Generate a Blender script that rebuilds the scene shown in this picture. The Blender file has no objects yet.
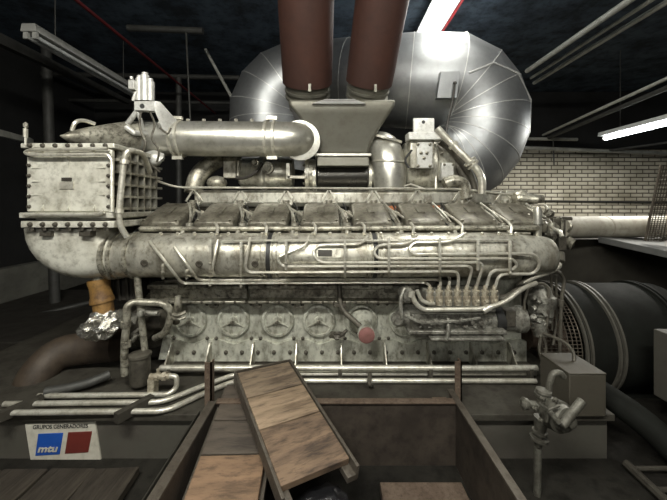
import bpy, bmesh, math, random
from mathutils import Vector, Matrix, Quaternion
random.seed(7)
scene = bpy.context.scene
COL = scene.collection
PI = math.pi
F, CX, CY, ZC = 330.0, 331.0, 206.0, 1.40      # focal length in pixels, vanishing point, eye height

def X(px, Y): return (px - CX) * Y / F
def Z(py, Y): return ZC - (py - CY) * Y / F
def P(px, py, Y): return Vector((X(px, Y), Y, Z(py, Y)))
def R(px, Y): return px * Y / F
def Yz(py, z): return F * (ZC - z) / (py - CY)  # depth at which height z is seen on picture row py

# ---------------------------------------------------------------- mesh builder
class MB:
    def __init__(self): self.bm = bmesh.new()
    def poly(self, pts):
        return self.bm.faces.new([self.bm.verts.new(p) for p in pts])
    def box(self, x0, x1, y0, y1, z0, z1):
        v = [self.bm.verts.new((x, y, z)) for z in (z0, z1) for x, y in ((x0, y0), (x1, y0), (x1, y1), (x0, y1))]
        for f in ((3, 2, 1, 0), (4, 5, 6, 7), (0, 1, 5, 4), (1, 2, 6, 5), (2, 3, 7, 6), (3, 0, 4, 7)):
            self.bm.faces.new([v[i] for i in f])
        return self
    def obox(self, c, s, M=None):
        M = M or Matrix.Identity(3)
        c = Vector(c); n = len(self.bm.verts)
        self.box(-s[0]/2, s[0]/2, -s[1]/2, s[1]/2, -s[2]/2, s[2]/2)
        self.bm.verts.ensure_lookup_table()
        for v in self.bm.verts[n:]: v.co = c + M @ v.co
        return self
    def prism(self, pts, vec):
        vec = Vector(vec)
        a = [self.bm.verts.new(p) for p in pts]; b = [self.bm.verts.new(Vector(p) + vec) for p in pts]
        self.bm.faces.new(a[::-1]); self.bm.faces.new(b)
        for i in range(len(a)):
            j = (i + 1) % len(a); self.bm.faces.new((a[i], a[j], b[j], b[i]))
        return self
    def rings(self, rings, caps=True):
        vs = [[self.bm.verts.new(p) for p in r] for r in rings]
        n = len(vs[0])
        for a, b in zip(vs[:-1], vs[1:]):
            for i in range(n):
                j = (i + 1) % n; self.bm.faces.new((a[i], a[j], b[j], b[i]))
        if caps:
            self.bm.faces.new(vs[0][::-1]); self.bm.faces.new(vs[-1])
        return self
    def tube(self, pts, r, seg=10, fillet=0.0, caps=True, wob=None):
        pts = [Vector(p) for p in pts]
        rs = list(r) if isinstance(r, (list, tuple)) else [r] * len(pts)
        q, qr = [], []
        for i, p in enumerate(pts):
            if fillet and 0 < i < len(pts) - 1:
                a, b = pts[i-1] - p, pts[i+1] - p
                d = min(fillet, a.length * .48, b.length * .48)
                A, B = p + a.normalized() * d, p + b.normalized() * d
                for k in range(6):
                    t = k / 5
                    q.append(A * (1-t)**2 + p * 2*t*(1-t) + B * t*t); qr.append(rs[i])
            else: q.append(p); qr.append(rs[i])
        return self.sweep(q, qr, seg, caps)
    def sweep(self, q, qr, seg=10, caps=True):
        tans = []
        for i in range(len(q)):
            t = (q[min(i+1, len(q)-1)] - q[max(i-1, 0)])
            tans.append(t.normalized() if t.length > 1e-9 else Vector((1, 0, 0)))
        up = Vector((0, 0, 1)) if abs(tans[0].z) < .9 else Vector((0, 1, 0))
        n = (up - tans[0] * up.dot(tans[0])).normalized()
        rr = []
        for i, p in enumerate(q):
            n = (n - tans[i] * n.dot(tans[i])).normalized()
            b = tans[i].cross(n)
            rr.append([p + (n * math.cos(2*PI*k/seg) + b * math.sin(2*PI*k/seg)) * qr[i] for k in range(seg)])
        return self.rings(rr, caps)
    def lathe(self, p, axis, prof, seg=24, caps=True):
        p, ax = Vector(p), Vector(axis).normalized()
        u = ax.orthogonal().normalized(); w = ax.cross(u)
        return self.rings([[p + ax*t + (u*math.cos(2*PI*k/seg) + w*math.sin(2*PI*k/seg)) * max(r, 1e-4) for k in range(seg)] for t, r in prof], caps)
    def cyl(self, p0, p1, r, r2=None, seg=16):
        p0, p1 = Vector(p0), Vector(p1); d = p1 - p0
        return self.lathe(p0, d, [(0, r), (d.length, r if r2 is None else r2)], seg)
    def bolt(self, p, d, r=.012, h=.014):
        p, d = Vector(p), Vector(d).normalized()
        self.lathe(p - d*.004, d, [(0, r*1.35), (.006, r*1.35), (.0061, r), (h, r), (h+.002, r*.7)], 6)
        return self.mark()
    def blob(self, c, s, sub=2, noise=0, seed=0):
        rnd = random.Random(seed)
        g = bmesh.ops.create_icosphere(self.bm, subdivisions=sub, radius=1)
        c = Vector(c)
        for v in g['verts']:
            k = 1 + rnd.uniform(-noise, noise)
            v.co = c + Vector((v.co.x*s[0], v.co.y*s[1], v.co.z*s[2])) * k
        return self
    def mark(self):
        self.marks = getattr(self, 'marks', []) + [len(self.bm.verts)]
        return self
    def build_each(self, name, mat, parent=None, **k):          # one object per marked piece (or per bolt)
        self.bm.verts.ensure_lookup_table(); self.bm.verts.index_update()
        cuts = [0] + [m for m in getattr(self, 'marks', [])]
        if cuts[-1] != len(self.bm.verts): cuts.append(len(self.bm.verts))
        out = []
        for a, c in zip(cuts[:-1], cuts[1:]):
            if a == c: continue
            n = MB(); vs = [n.bm.verts.new(self.bm.verts[i].co) for i in range(a, c)]
            for f in self.bm.faces:
                if a <= f.verts[0].index < c: n.bm.faces.new([vs[v.index - a] for v in f.verts])
            out.append(n.build(name, mat, parent, **k))
        self.bm.free()
        return out
    def build(self, name, mat, parent=None, bevel=0, angle=38, label=None, kind=None, seg=2):
        bm = self.bm
        bmesh.ops.recalc_face_normals(bm, faces=bm.faces)
        lo = Vector([min(v.co[i] for v in bm.verts) for i in range(3)]); hi = Vector([max(v.co[i] for v in bm.verts) for i in range(3)])
        c = (lo + hi) / 2
        if parent is None: c.z = lo.z
        for v in bm.verts: v.co -= c
        me = bpy.data.meshes.new(name); bm.to_mesh(me); bm.free()
        me.polygons.foreach_set('use_smooth', [True] * len(me.polygons))
        me.set_sharp_from_angle(angle=math.radians(angle))
        me.materials.append(mat)
        o = bpy.data.objects.new(name, me); COL.objects.link(o)
        o['_w'] = list(c)
        if parent is not None:
            o.parent = parent; o.location = c - Vector(parent['_w'])
        else: o.location = c
        if bevel:
            b = o.modifiers.new('bevel', 'BEVEL'); b.width = bevel; b.segments = seg; b.limit_method = 'ANGLE'; b.angle_limit = math.radians(40)
        if label: o['label'] = label
        if kind: o['kind'] = kind
        return o

def thing(name, label, cat, loc, group=None):
    o = bpy.data.objects.new(name, None); COL.objects.link(o)
    o.location = loc; o['_w'] = list(loc); o.empty_display_size = .1
    return tag(o, label, cat, group)
def tag(o, label, cat, group=None, kind=None):
    o['label'] = label; o['category'] = cat
    if group: o['group'] = group
    if kind: o['kind'] = kind
    return o
def struct(name, mb, mat, **k):
    o = mb.build(name, mat, **k); o['kind'] = 'structure'; return o

# ---------------------------------------------------------------- materials
def mat(name, base, rough=.5, metal=0.0, dirt=None, amount=.5, scale=6.0, bump=.15, speck=.0, spec=.5, emit=None, estr=0, stretch=(1, 1, 1), coords='Object'):
    m = bpy.data.materials.new(name); m.use_nodes = True
    nt = m.node_tree; N = nt.nodes; L = nt.links
    b = N['Principled BSDF']
    b.inputs['Metallic'].default_value = metal
    b.inputs['Specular IOR Level'].default_value = spec
    if emit:
        b.inputs['Emission Color'].default_value = (*emit, 1); b.inputs['Emission Strength'].default_value = estr
    tc = N.new('ShaderNodeTexCoord'); mp = N.new('ShaderNodeMapping'); mp.inputs['Scale'].default_value = stretch
    L.new(tc.outputs[coords], mp.inputs[0])
    n1 = N.new('ShaderNodeTexNoise'); n1.inputs['Scale'].default_value = scale; n1.inputs['Detail'].default_value = 8; n1.inputs['Roughness'].default_value = .65
    n2 = N.new('ShaderNodeTexNoise'); n2.inputs['Scale'].default_value = scale * 4; n2.inputs['Detail'].default_value = 9; n2.inputs['Roughness'].default_value = .72
    L.new(mp.outputs[0], n1.inputs['Vector']); L.new(mp.outputs[0], n2.inputs['Vector'])
    dirt = dirt or tuple(c * .35 for c in base)
    r1 = N.new('ShaderNodeValToRGB'); r1.color_ramp.elements[0].position = .40; r1.color_ramp.elements[1].position = .62
    L.new(n1.outputs[0], r1.inputs[0])
    f = N.new('ShaderNodeMath'); f.operation = 'MULTIPLY'; f.inputs[1].default_value = amount
    L.new(r1.outputs[0], f.inputs[0])
    mx = N.new('ShaderNodeMix'); mx.data_type = 'RGBA'
    mx.inputs[6].default_value = (*base, 1); mx.inputs[7].default_value = (*dirt, 1)
    L.new(f.outputs[0], mx.inputs[0])
    out = mx.outputs[2]
    r2 = N.new('ShaderNodeValToRGB'); r2.color_ramp.elements[0].position = .50; r2.color_ramp.elements[1].position = .66
    L.new(n2.outputs[0], r2.inputs[0])
    if speck:
        g = N.new('ShaderNodeMath'); g.operation = 'MULTIPLY'; g.inputs[1].default_value = speck; L.new(r2.outputs[0], g.inputs[0])
        mx2 = N.new('ShaderNodeMix'); mx2.data_type = 'RGBA'; mx2.inputs[7].default_value = (*[c*.5 for c in dirt], 1)
        L.new(g.outputs[0], mx2.inputs[0]); L.new(out, mx2.inputs[6]); out = mx2.outputs[2]
    L.new(out, b.inputs['Base Color'])
    rr = N.new('ShaderNodeMapRange'); rr.inputs[3].default_value = max(.03, rough - .12); rr.inputs[4].default_value = min(1, rough + .2)
    L.new(n1.outputs[0], rr.inputs[0]); L.new(rr.outputs[0], b.inputs['Roughness'])
    if bump:
        bp = N.new('ShaderNodeBump'); bp.inputs['Strength'].default_value = bump; bp.inputs['Distance'].default_value = .01
        L.new(n2.outputs[0], bp.inputs['Height']); L.new(bp.outputs[0], b.inputs['Normal'])
    return m

M_eng = mat('engine_paint', (.60, .585, .505), .31, .6, (.14, .12, .082), .72, 8, .2, .5, stretch=(1, 1, .6))
M_eng2 = mat('engine_paint_grimy', (.46, .44, .36), .35, .55, (.06, .052, .036), .8, 10, .25, .75)
M_cool = mat('pale_engine_paint', (.66, .65, .57), .38, .2, (.22, .20, .145), .6, 6, .18, .35)
M_crank = mat('crankcase_paint', (.60, .605, .52), .38, .35, (.13, .12, .085), .7, 8, .2, .5, stretch=(1, 1, .6))
M_pipe = mat('bare_pipe', (.74, .72, .63), .30, .6, (.28, .25, .18), .5, 9, .05, .3)
M_silver = mat('silver_paint', (.60, .59, .53), .30, .75, (.24, .22, .16), .5, 5, .05, .25)
M_filter = mat('white_metal', (.62, .62, .585), .35, .3, (.30, .285, .25), .4, 10, .05, .3)
M_cover = mat('oily_cover', (.185, .172, .135), .36, .3, (.05, .043, .03), .75, 8, .2, .6)
M_drum = mat('drum_black', (.06, .057, .05), .25, .6, (.03, .028, .024), .5, 6, .05)
M_dark = mat('dark_iron', (.045, .041, .034), .55, .3, (.02, .017, .014), .6, 8, .2, .3)  # base colour darkened so shaded gaps between engine parts read black
M_grimy = mat('grimy_steel', (.13, .12, .095), .5, .4, (.04, .034, .027), .7, 8, .25, .4)  # grime colour, also darkened to deepen the shade in crevices
M_black = mat('black_rubber', (.02, .02, .019), .5, 0, None, .4, 12, .1)
M_duct = mat('galvanised_sheet', (.37, .38, .385), .42, .85, (.28, .285, .285), .6, 3.0, .02, .1)
M_seam = mat('sheet_seam', (.62, .62, .60), .35, .5, (.45, .45, .43), .4, 8, .02)
M_stack = mat('brown_lagging', (.058, .021, .013), .62, .0, (.032, .013, .009), .6, 2.2, .08, .15)
M_hood = mat('hood_sheet', (.18, .175, .145), .42, .5, (.13, .12, .09), .5, 4, .05, .2)
M_skid = mat('skid_paint', (.052, .048, .038), .7, 0, (.024, .02, .015), .7, 5, .25, .4, spec=.25)
M_skid2 = mat('skid_face_paint', (.062, .059, .047), .65, 0, (.07, .06, .05), .6, 4, .1, .3)
M_rust = mat('rusty_steel', (.13, .095, .068), .7, .2, (.07, .045, .03), .7, 14, .3, .5)
M_pit = mat('pit_plate', (.062, .05, .039), .55, .3, (.022, .017, .013), .75, 4, .2, .4)
M_pipe_rust = mat('brown_pipe', (.062, .045, .03), .6, .1, (.03, .022, .016), .7, 6, .15, .3)
M_ochre = mat('ochre_paint', (.25, .14, .04), .55, .1, (.08, .04, .018), .8, 12, .15, .4)
M_foil = mat('crinkled_foil', (.62, .61, .56), .22, .9, (.30, .28, .22), .5, 18, .6, .2)
M_wood = mat('light_board', (.28, .205, .135), .7, 0, (.12, .082, .05), .8, 6, .3, .6, stretch=(.35, 3.0, 1))
M_wood_b = mat('worn_board', (.20, .15, .10), .7, 0, (.07, .05, .034), .85, 7, .3, .6, stretch=(.4, 2.6, 1))
M_wood_o = mat('orange_board', (.21, .13, .075), .7, 0, (.10, .063, .037), .85, 6, .25, .6, stretch=(.5, 2.2, 1))
M_wood_c = mat('brown_board', (.18, .12, .075), .7, 0, (.055, .037, .025), .9, 6, .3, .6, stretch=(.5, 2.2, 1))
M_wood_d = mat('dark_board', (.075, .06, .045), .7, 0, (.028, .022, .017), .7, 6, .2, .4, stretch=(.4, 2.6, 1))
M_plank = mat('grimy_plank', (.050, .042, .032), .75, 0, (.018, .015, .012), .7, 6, .25, .4, stretch=(3, .4, 1), spec=.2)
M_angle = mat('angle_iron', (.12, .105, .085), .5, .5, (.08, .065, .05), .7, 12, .2, .4)
M_floor = mat('oily_floor', (.022, .0205, .017), .7, 0, (.007, .0065, .0055), .7, 3, .3, .4, spec=.08)
M_ceil = mat('ceiling_paint', (.075, .105, .14), .75, 0, (.012, .016, .022), .85, 2.6, .8, .5)
M_wallk = mat('wall_black', (.009, .009, .0085), .85, 0, (.005, .005, .0045), .7, 2, .3)
M_dado = mat('wall_pale', (.15, .148, .125), .8, 0, (.075, .072, .06), .6, 2, .2, .2)
M_conduit = mat('conduit', (.50, .50, .45), .45, .3, (.26, .25, .21), .6, 8, .05)
M_dimsteel = mat('dim_steel', (.06, .06, .055), .55, .3, (.03, .029, .025), .6, 8, .1)
M_red2 = mat('dark_red_paint', (.10, .008, .010), .5, 0, (.05, .006, .006), .5, 8, .05)
M_red = mat('red_paint', (.34, .018, .022), .45, 0, (.18, .012, .012), .5, 8, .05)
M_cap = mat('faded_red_cap', (.24, .105, .095), .6, 0, (.15, .075, .06), .5, 14, .1, .3)
M_sign = mat('sign_white', (.52, .50, .43), .5, 0, (.36, .33, .26), .5, 8, .05, .2)
M_blue = mat('sign_blue', (.012, .075, .36), .45, 0, (.01, .05, .24), .4, 9, .02)
M_sred = mat('sign_red', (.13, .022, .016), .5, 0, (.08, .014, .01), .4, 9, .02)
M_ink = mat('sign_black', (.02, .02, .02), .6)
M_lampdim = mat('lamp_enamel_shaded', (.42, .42, .39), .5, 0, (.3, .3, .28), .5, 6, .02)  # lamp enamel in a darker colour, painting in shade on the unlit housing
M_lampbody = mat('lamp_enamel', (.60, .61, .58), .4, .0, (.40, .40, .37), .4, 6, .02)
M_tube_on = mat('tube_lit', (.9, .95, 1), .4, emit=(.93, .98, 1.0), estr=16)
M_tube_off = mat('tube_unlit', (.62, .64, .62), .3, 0)
M_bigpipe = mat('pale_lagging', (.40, .375, .31), .6, .05, (.27, .245, .19), .7, 4, .12, .3)
M_slab = mat('grey_slab', (.095, .095, .09), .7, 0, (.05, .05, .047), .6, 5, .1)
M_alt = mat('alternator_paint', (.011, .012, .010), .75, 0, (.007, .0065, .0055), .6, 5, .15, spec=.12)
M_ring = mat('alternator_ring', (.09, .085, .07), .5, .1, (.06, .055, .045), .6, 9, .1)
M_mesh = mat('wire_mesh', (.10, .085, .065), .5, .5, (.07, .055, .04), .6, 12, 0)
M_box = mat('grey_box', (.055, .049, .036), .6, .0, (.06, .052, .038), .6, 6, .1, .3)
M_pump = mat('pump_casting', (.30, .295, .255), .42, .4, (.07, .063, .05), .8, 16, .35, .7)
M_beige = mat('beige_casting', (.50, .46, .36), .42, .3, (.15, .12, .08), .75, 16, .3, .6)
M_pumph = mat('hand_pump_casting', (.15, .145, .12), .45, .4, (.05, .045, .035), .7, 14, .25, .5)
M_orange = mat('orange_shield', (.50, .17, .06), .6, 0, (.25, .09, .04), .5, 12, .1)
M_plastic = mat('black_plastic', (.010, .010, .011), .12, 0, None, .4, 9, .5)

def brick_material():
    m = bpy.data.materials.new('white_brick'); m.use_nodes = True
    nt = m.node_tree; N = nt.nodes; L = nt.links; b = N['Principled BSDF']
    tc = N.new('ShaderNodeTexCoord'); mp = N.new('ShaderNodeMapping'); mp.inputs['Rotation'].default_value = (PI/2, 0, 0)
    br = N.new('ShaderNodeTexBrick'); br.inputs['Scale'].default_value = 1
    br.inputs['Brick Width'].default_value = .24; br.inputs['Row Height'].default_value = .078; br.inputs['Mortar Size'].default_value = .011; br.inputs['Mortar Smooth'].default_value = .3
    br.inputs['Color1'].default_value = (.66, .62, .51, 1); br.inputs['Color2'].default_value = (.52, .485, .39, 1); br.inputs['Mortar'].default_value = (.13, .115, .09, 1)
    n = N.new('ShaderNodeTexNoise'); n.inputs['Scale'].default_value = 2.2; n.inputs['Detail'].default_value = 8
    L.new(tc.outputs['Object'], mp.inputs[0]); L.new(mp.outputs[0], br.inputs[0]); L.new(tc.outputs['Object'], n.inputs[0])
    rmp = N.new('ShaderNodeValToRGB'); rmp.color_ramp.elements[0].position = .3; rmp.color_ramp.elements[0].color = (.35, .32, .25, 1); rmp.color_ramp.elements[1].position = .6
    L.new(n.outputs[0], rmp.inputs[0])
    mx = N.new('ShaderNodeMix'); mx.data_type = 'RGBA'; mx.blend_type = 'MULTIPLY'; mx.inputs[0].default_value = .6
    L.new(br.outputs['Color'], mx.inputs[6]); L.new(rmp.outputs[0], mx.inputs[7]); L.new(mx.outputs[2], b.inputs['Base Color'])
    bp = N.new('ShaderNodeBump'); bp.invert = True; bp.inputs['Distance'].default_value = .03; L.new(br.outputs['Fac'], bp.inputs['Height']); L.new(bp.outputs[0], b.inputs['Normal'])
    b.inputs['Roughness'].default_value = .8
    return m
M_brick = brick_material()

# ---------------------------------------------------------------- room
struct('floor', MB().box(-5.2, 8.2, -2.6, 6.7, -.1, 0.0), M_floor)
# the sunk part of the floor inside the pit is shown by its own plates
struct('ceiling', MB().box(-5.2, 8.2, -2.6, 6.7, 3.62, 3.75), M_ceil)
struct('wall_back', MB().box(1.2, 8.2, 6.5, 6.7, .95, 2.52), M_brick)
struct('trim_4', MB().box(-5.2, 1.2, 6.45, 6.7, .95, 2.52), M_wallk)
struct('trim_1', MB().box(-5.2, 8.2, 6.42, 6.7, 2.52, 3.62), M_wallk)
struct('trim_2', MB().box(-5.2, 8.2, 6.46, 6.7, 0, .95), M_wallk)
struct('wall_left', MB().box(-4.75, -4.6, -2.6, 6.5, 0, 3.62), M_wallk)
struct('trim_3', MB().box(-4.6, -4.46, 1.5, 6.42, 0, .54), M_dado)
struct('wall_right', MB().box(8.0, 8.2, -2.6, 6.5, 0, 3.62), M_wallk)
struct('wall_front', MB().box(-5.2, 8.2, -2.7, -2.6, 0, 3.62), M_wallk)

# ---------------------------------------------------------------- lamps
def lamp(label, x, z, y0, y1, w, h, lit, tubes=2, watt=0, tilt=0, cross=False, group='fluorescent ceiling lamps'):
    t = thing('fluorescent_lamp', label, 'ceiling lamp', (x, (y0+y1)/2, z), group)
    b = MB(); b.prism([(x-w/2, y0, z+h*.35), (x+w/2, y0, z+h*.35), (x+w*.42, y0, z+h), (x-w*.42, y0, z+h)], (0, y1-y0, 0))
    b.build('housing', M_lampbody if lit else M_lampdim, t, bevel=.004)
    for yy in (y0+.3, y1-.3): MB().cyl((x, yy, z+h*.9), (x, yy, 3.62), .006, seg=6).build('hanger_rod', M_dimsteel, t)
    for k in range(tubes):
        xx = x + (k - (tubes-1)/2) * w * .55
        tb = MB().cyl((xx, y0+.05, z), (xx, y1-.05, z), .019 if tubes > 1 else .034, seg=14).build('tube', M_tube_on if lit else M_tube_off, t)
        s = MB()
        for yy in (y0+.03, y1-.03): s.box(xx-.02, xx+.02, yy-.015, yy+.015, z-.022, z+h*.36).mark()
        s.build_each('tube_socket', M_lampbody if lit else M_lampdim, t)
    if watt:
        l = bpy.data.lights.new('lamp_light', 'AREA'); l.shape = 'RECTANGLE'; l.size = w*.9; l.size_y = y1-y0-.1; l.energy = watt; l.color = (1.0, .97, .88)
        lo = bpy.data.objects.new('tube_glow', l); COL.objects.link(lo); lo.parent = t; lo.location = (0, 0, -.035); lo.rotation_euler = (0, -math.radians(tilt), 0)
    if cross: t.rotation_euler = (0, 0, PI/2)
    return t
lamp('lit twin-tube ceiling lamp above the large silver duct', 1.167, 3.45, 2.3, 4.7, .29, .09, True, 2, 45)
lamp('lit ceiling lamp in front of the white brick wall', 4.12, 2.42, 3.2, 5.0, .17, .09, True, 1, 130)
lamp('unlit grey lamp housing hanging over the left end of the engine', -2.80, 2.98, 3.05, 4.75, .15, .11, False, 2)
lamp('lit lamp high over the walkway behind the viewpoint, on its left', -.9, 3.25, -.95, .55, .27, .09, True, 2, 135, 42, True)
lamp('lit lamp high over the walkway behind the viewpoint, on its right', 1.0, 3.25, -.95, .55, .27, .09, True, 2, 62, 42, True)
lamp('lit lamp lower on the wall behind the viewpoint', -.2, 2.15, -2.4, -.9, .2, .09, True, 1, 42, 70, True)

def rod_thing(name, label, cat, pts, r, m, group=None, fillet=0, seg=10):
    return tag(MB().tube(pts, r, seg, fillet).build(name, m), label, cat, group)
# red conduits
rod_thing('red_conduit', 'thin red conduit under the ceiling on the dark left side', 'conduit', [(-2.10, 2.0, 3.10), (-2.25, 6.42, 3.20)], .016, M_red2)
rod_thing('red_conduit', 'red conduit beside the lit lamp above the silver duct', 'conduit', [(1.347, 2.2, 3.51), (1.347, 4.9, 3.51)], .016, M_red)
# ceiling conduits to the right
G = 'conduits under the ceiling right of the silver duct'
for (a, b, r, lab) in (((640, -7), (527, 71), .032, 'thickest pale conduit nearest the silver duct, first of the ceiling runs'),
                       ((664, -8), (531, 78), .02, 'thin conduit, middle one of three running from the silver duct'),
                       ((680, -6), (534, 83), .026, 'pale conduit, rightmost of three running from the silver duct')):
    z = 3.3
    rod_thing('ceiling_conduit', lab, 'conduit', [(X(a[0], Yz(a[1], z)), Yz(a[1], z), z), (X(b[0], Yz(b[1], z)), Yz(b[1], z), z)], r, M_conduit, G)
for (a, b, ya, yb, r, lab) in (((690, 68), (543, 135), 3.2, 6.2, .02, 'upper of two slanting conduits above the right lit lamp'),
                               ((690, 78), (548, 138), 3.3, 6.2, .03, 'dark lower slanting conduit just above the right lit lamp')):
    rod_thing('ceiling_conduit', lab, 'conduit', [P(*a, ya), P(*b, yb)], r, M_dimsteel if r > .025 else M_conduit)
rod_thing('wall_conduit', 'long pale conduit along the top of the white brick wall', 'conduit', [P(500, 147, 6.2), P(700, 154.5, 6.2)], .035, M_conduit)
rod_thing('wall_conduit', 'short conduit stub above the long conduit on the brick wall', 'conduit', [P(515, 138.5, 6.2), P(577, 139.5, 6.2)], .03, M_conduit)
rod_thing('wall_conduit', 'thin conduit below the right lamp, upper right of the brick wall', 'conduit', [P(604, 151, 6.25), P(700, 138, 5.2)], .022, M_dimsteel)
rod_thing('wall_conduit', 'thin cable line running over the middle of the white bricks', 'conduit', [P(523, 200.5, 6.45), P(700, 203, 6.45)], .016, M_dimsteel)
rod_thing('drop_wire', 'thin wire hanging in front of the brick wall top', 'wire', [P(553, 137, 6.2), P(554, 165, 6.2)], .012, M_dimsteel)
# left side steelwork
rod_thing('steel_post', 'dim steel post behind the left end of the engine', 'post', [Vector((-3.80, 4.4, 3.62)), Vector((-3.55, 4.25, 0))], .06, M_dimsteel)
rod_thing('steel_post', 'dim steel post behind the white filter canisters', 'post', [Vector((-2.40, 5.2, 3.42)), Vector((-2.40, 5.2, 0))], .045, M_dimsteel)
rod_thing('overhead_pipe', 'short dim pipe high up left of the brown stacks', 'pipe', [P(128, 28, 3.9), P(203, 31, 3.9)], .038, M_dimsteel)
rod_thing('overhead_pipe', 'long dim pipe behind the white filter canisters', 'pipe', [Vector((-4.6, 5.25, 3.50)), Vector((-1.45, 5.25, 3.44))], .04, M_dimsteel)
rod_thing('overhead_pipe', 'lower dim pipe left of the silver duct', 'pipe', [Vector((-4.6, 5.8, 3.26)), Vector((-1.4, 5.8, 3.2))], .03, M_dimsteel)
rod_thing('drop_wire', 'thin wire hanging down to the silver charge pipe', 'wire', [P(186, 31, 3.9), P(191, 135, 3.7)], .01, M_dimsteel)
rod_thing('slanting_rod', 'thin slanting rod beside the left end of the silver duct', 'rod', [Vector((-1.75, 4.6, 3.58)), P(232, 98, 4.2)], .02, M_conduit)
b = MB(); b.prism([P(-12, 126, 3.3), P(31, 138, 4.0), P(31, 143, 4.0), P(-12, 133, 3.3)], (-.06, .1, 0))
b.tube([(X(-11, 3.3), 3.34, Z(128, 3.3)), (X(-11, 3.3), 3.34, 3.62)], .012, 6)
tag(b.build('steel_channel', M_conduit), 'grey steel channel at the far left edge beside the engine top', 'beam')
b = MB(); b.prism([P(-20, 22, 3.0), P(130, 100, 5.5), P(130, 104, 5.5), P(-20, 34, 3.0)], (-.08, 0, 0))
tag(b.build('ceiling_beam', M_dimsteel), 'dark beam running beneath the unlit lamp housing', 'beam')
rod_thing('floor_rail', 'dark rail low beside the pale wall strip on the left', 'rail', [P(-10, 327, 3.6), P(100, 300, 4.2)], .03, M_dimsteel)
b = MB(); b.box(-4.2, -1.9, 3.0, 4.9, 0, .16)
tag(b.build('floor_plinth', M_dark, bevel=.01), 'low black plinth on the floor behind the brown pipe', 'plinth')

# ---------------------------------------------------------------- engine
eng = thing('diesel_engine', 'huge grey-beige sixteen-cylinder diesel engine in the middle of the room', 'engine', (0, 2.7, .26))
YC = 2.35
xl, xr = -1.17, 1.36
b = MB(); prof = [(2.35, .29), (2.35, .86), (2.30, 1.02), (2.29, 1.17), (2.54, 1.36), (2.85, 1.2), (3.16, 1.36), (3.41, 1.17), (3.40, 1.02), (3.35, .86), (3.35, .29)]
b.prism([(xl, y, z) for y, z in prof], (xr-xl, 0, 0)); b.build('crankcase', M_crank, eng, bevel=.01)
b = MB(); b.box(-1.40, -1.17, 2.42, 3.3, .27, 1.1); b.build('gear_case', M_dark, eng, bevel=.03)
b = MB(); b.box(1.36, 1.44, 2.38, 3.3, .55, 1.18); b.build('flywheel_housing', M_dark, eng, bevel=.03)
# ledge under the manifold
b = MB()
for px0, px1 in ((150, 247), (249.5, 440)):
    x0, x1 = X(px0, 2.28), X(px1, 2.28)
    b.prism([(x0, 2.24, .865), (x0, 2.24, .835), (x0, 2.28, .825), (x0, 2.28, .765), (x0, 2.235, .755), (x0, 2.235, .738), (x0, 2.36, .738), (x0, 2.36, .865)], (x1-x0, 0, 0))
b.build('ledge', M_eng2, eng, bevel=.004)
b = MB()
for px in range(158, 440, 11): b.bolt((X(px, 2.24), 2.236, .747), (0, -1, 0), .007, .01)
b.build_each('ledge_bolt', M_grimy, eng)
b = MB(); b.tube([P(165, 281, 2.2), P(440, 281.5, 2.2)], .012, 8)
for px in (183, 205, 262, 276, 310, 365, 405, 430): b.box(X(px, 2.2)-.02, X(px, 2.2)+.02, 2.17, 2.3, Z(286, 2.2), Z(280, 2.2))
b.build('control_rod', M_grimy, eng)
# inspection covers
for i, px in enumerate((191, 234, 278, 319, 361, 405)):
    c = P(px, 320, YC); r = R(15.5, YC)
    cv = MB().lathe(c + Vector((0, .01, 0)), (0, -1, 0), [(0, r*1.06), (.025, r*1.06), (.036, r), (.038, r*.88), (.026, r*.84), (.022, r*.3), (.034, r*.26), (.036, .001)], 36).build('inspection_cover', M_crank, eng, angle=30)
    k = MB()
    for a in (PI/2, PI/2+2.09, PI/2+4.19):
        d = Vector((math.cos(a), 0, math.sin(a)))
        k.tube([c + Vector((0, -.026, 0)) + d*.012, c + Vector((0, -.018, 0)) + d*r*.8], [.009, .004], 6)
    k.build('cover_clamp', M_crank, cv)
    MB().bolt(c + Vector((0, -.02, 0)), (0, -1, 0), .014, .035).build('cover_nut', M_eng2, cv)
# side rail with scalloped top, feet, gussets
pts = []; x0, x1 = X(168, 2.33), X(527, 2.33); n = 72
for i in range(n+1):
    t = i/n; px = 168 + t*359
    ph = ((px - 212) % 43.2) / 43.2
    s = .5 + .5*math.cos(2*PI*ph)
    pts.append((x0 + (x1-x0)*t, 2.335, .455 - .035*(1-s)**2 ))
b = MB(); b.prism([(x0, 2.335, .30)] + pts + [(x1, 2.335, .30)], (0, .03, 0)); b.build('side_rail', M_crank, eng)
b = MB()
for px in range(178, 528, 16):
    b.bolt((X(px, 2.335), 2.334, .365), (0, -1, 0), .012, .016)
for px in range(176, 528, 14): b.bolt((X(px, 2.28), 2.275, .292), (0, 0, 1), .010, .014)
b.build_each('rail_bolt', M_grimy, eng)
b = MB(); b.box(X(160, 2.3), X(532, 2.3), 2.25, 2.6, .26, .29); b.build('foot_plate', M_grimy, eng, bevel=.004)
for px in (173, 211, 254, 297, 341, 384, 427, 470, 508):
    x = X(px, 2.33); th = .011
    b = MB(); b.prism([(x-th/2, 2.34, .29), (x-th/2, 2.34, .44), (x-th/2, 2.30, .44), (x-th/2, 2.20, .315), (x-th/2, 2.20, .29)], (th, 0, 0))
    b.build('foot_gusset', M_eng, eng, bevel=.002)

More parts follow.
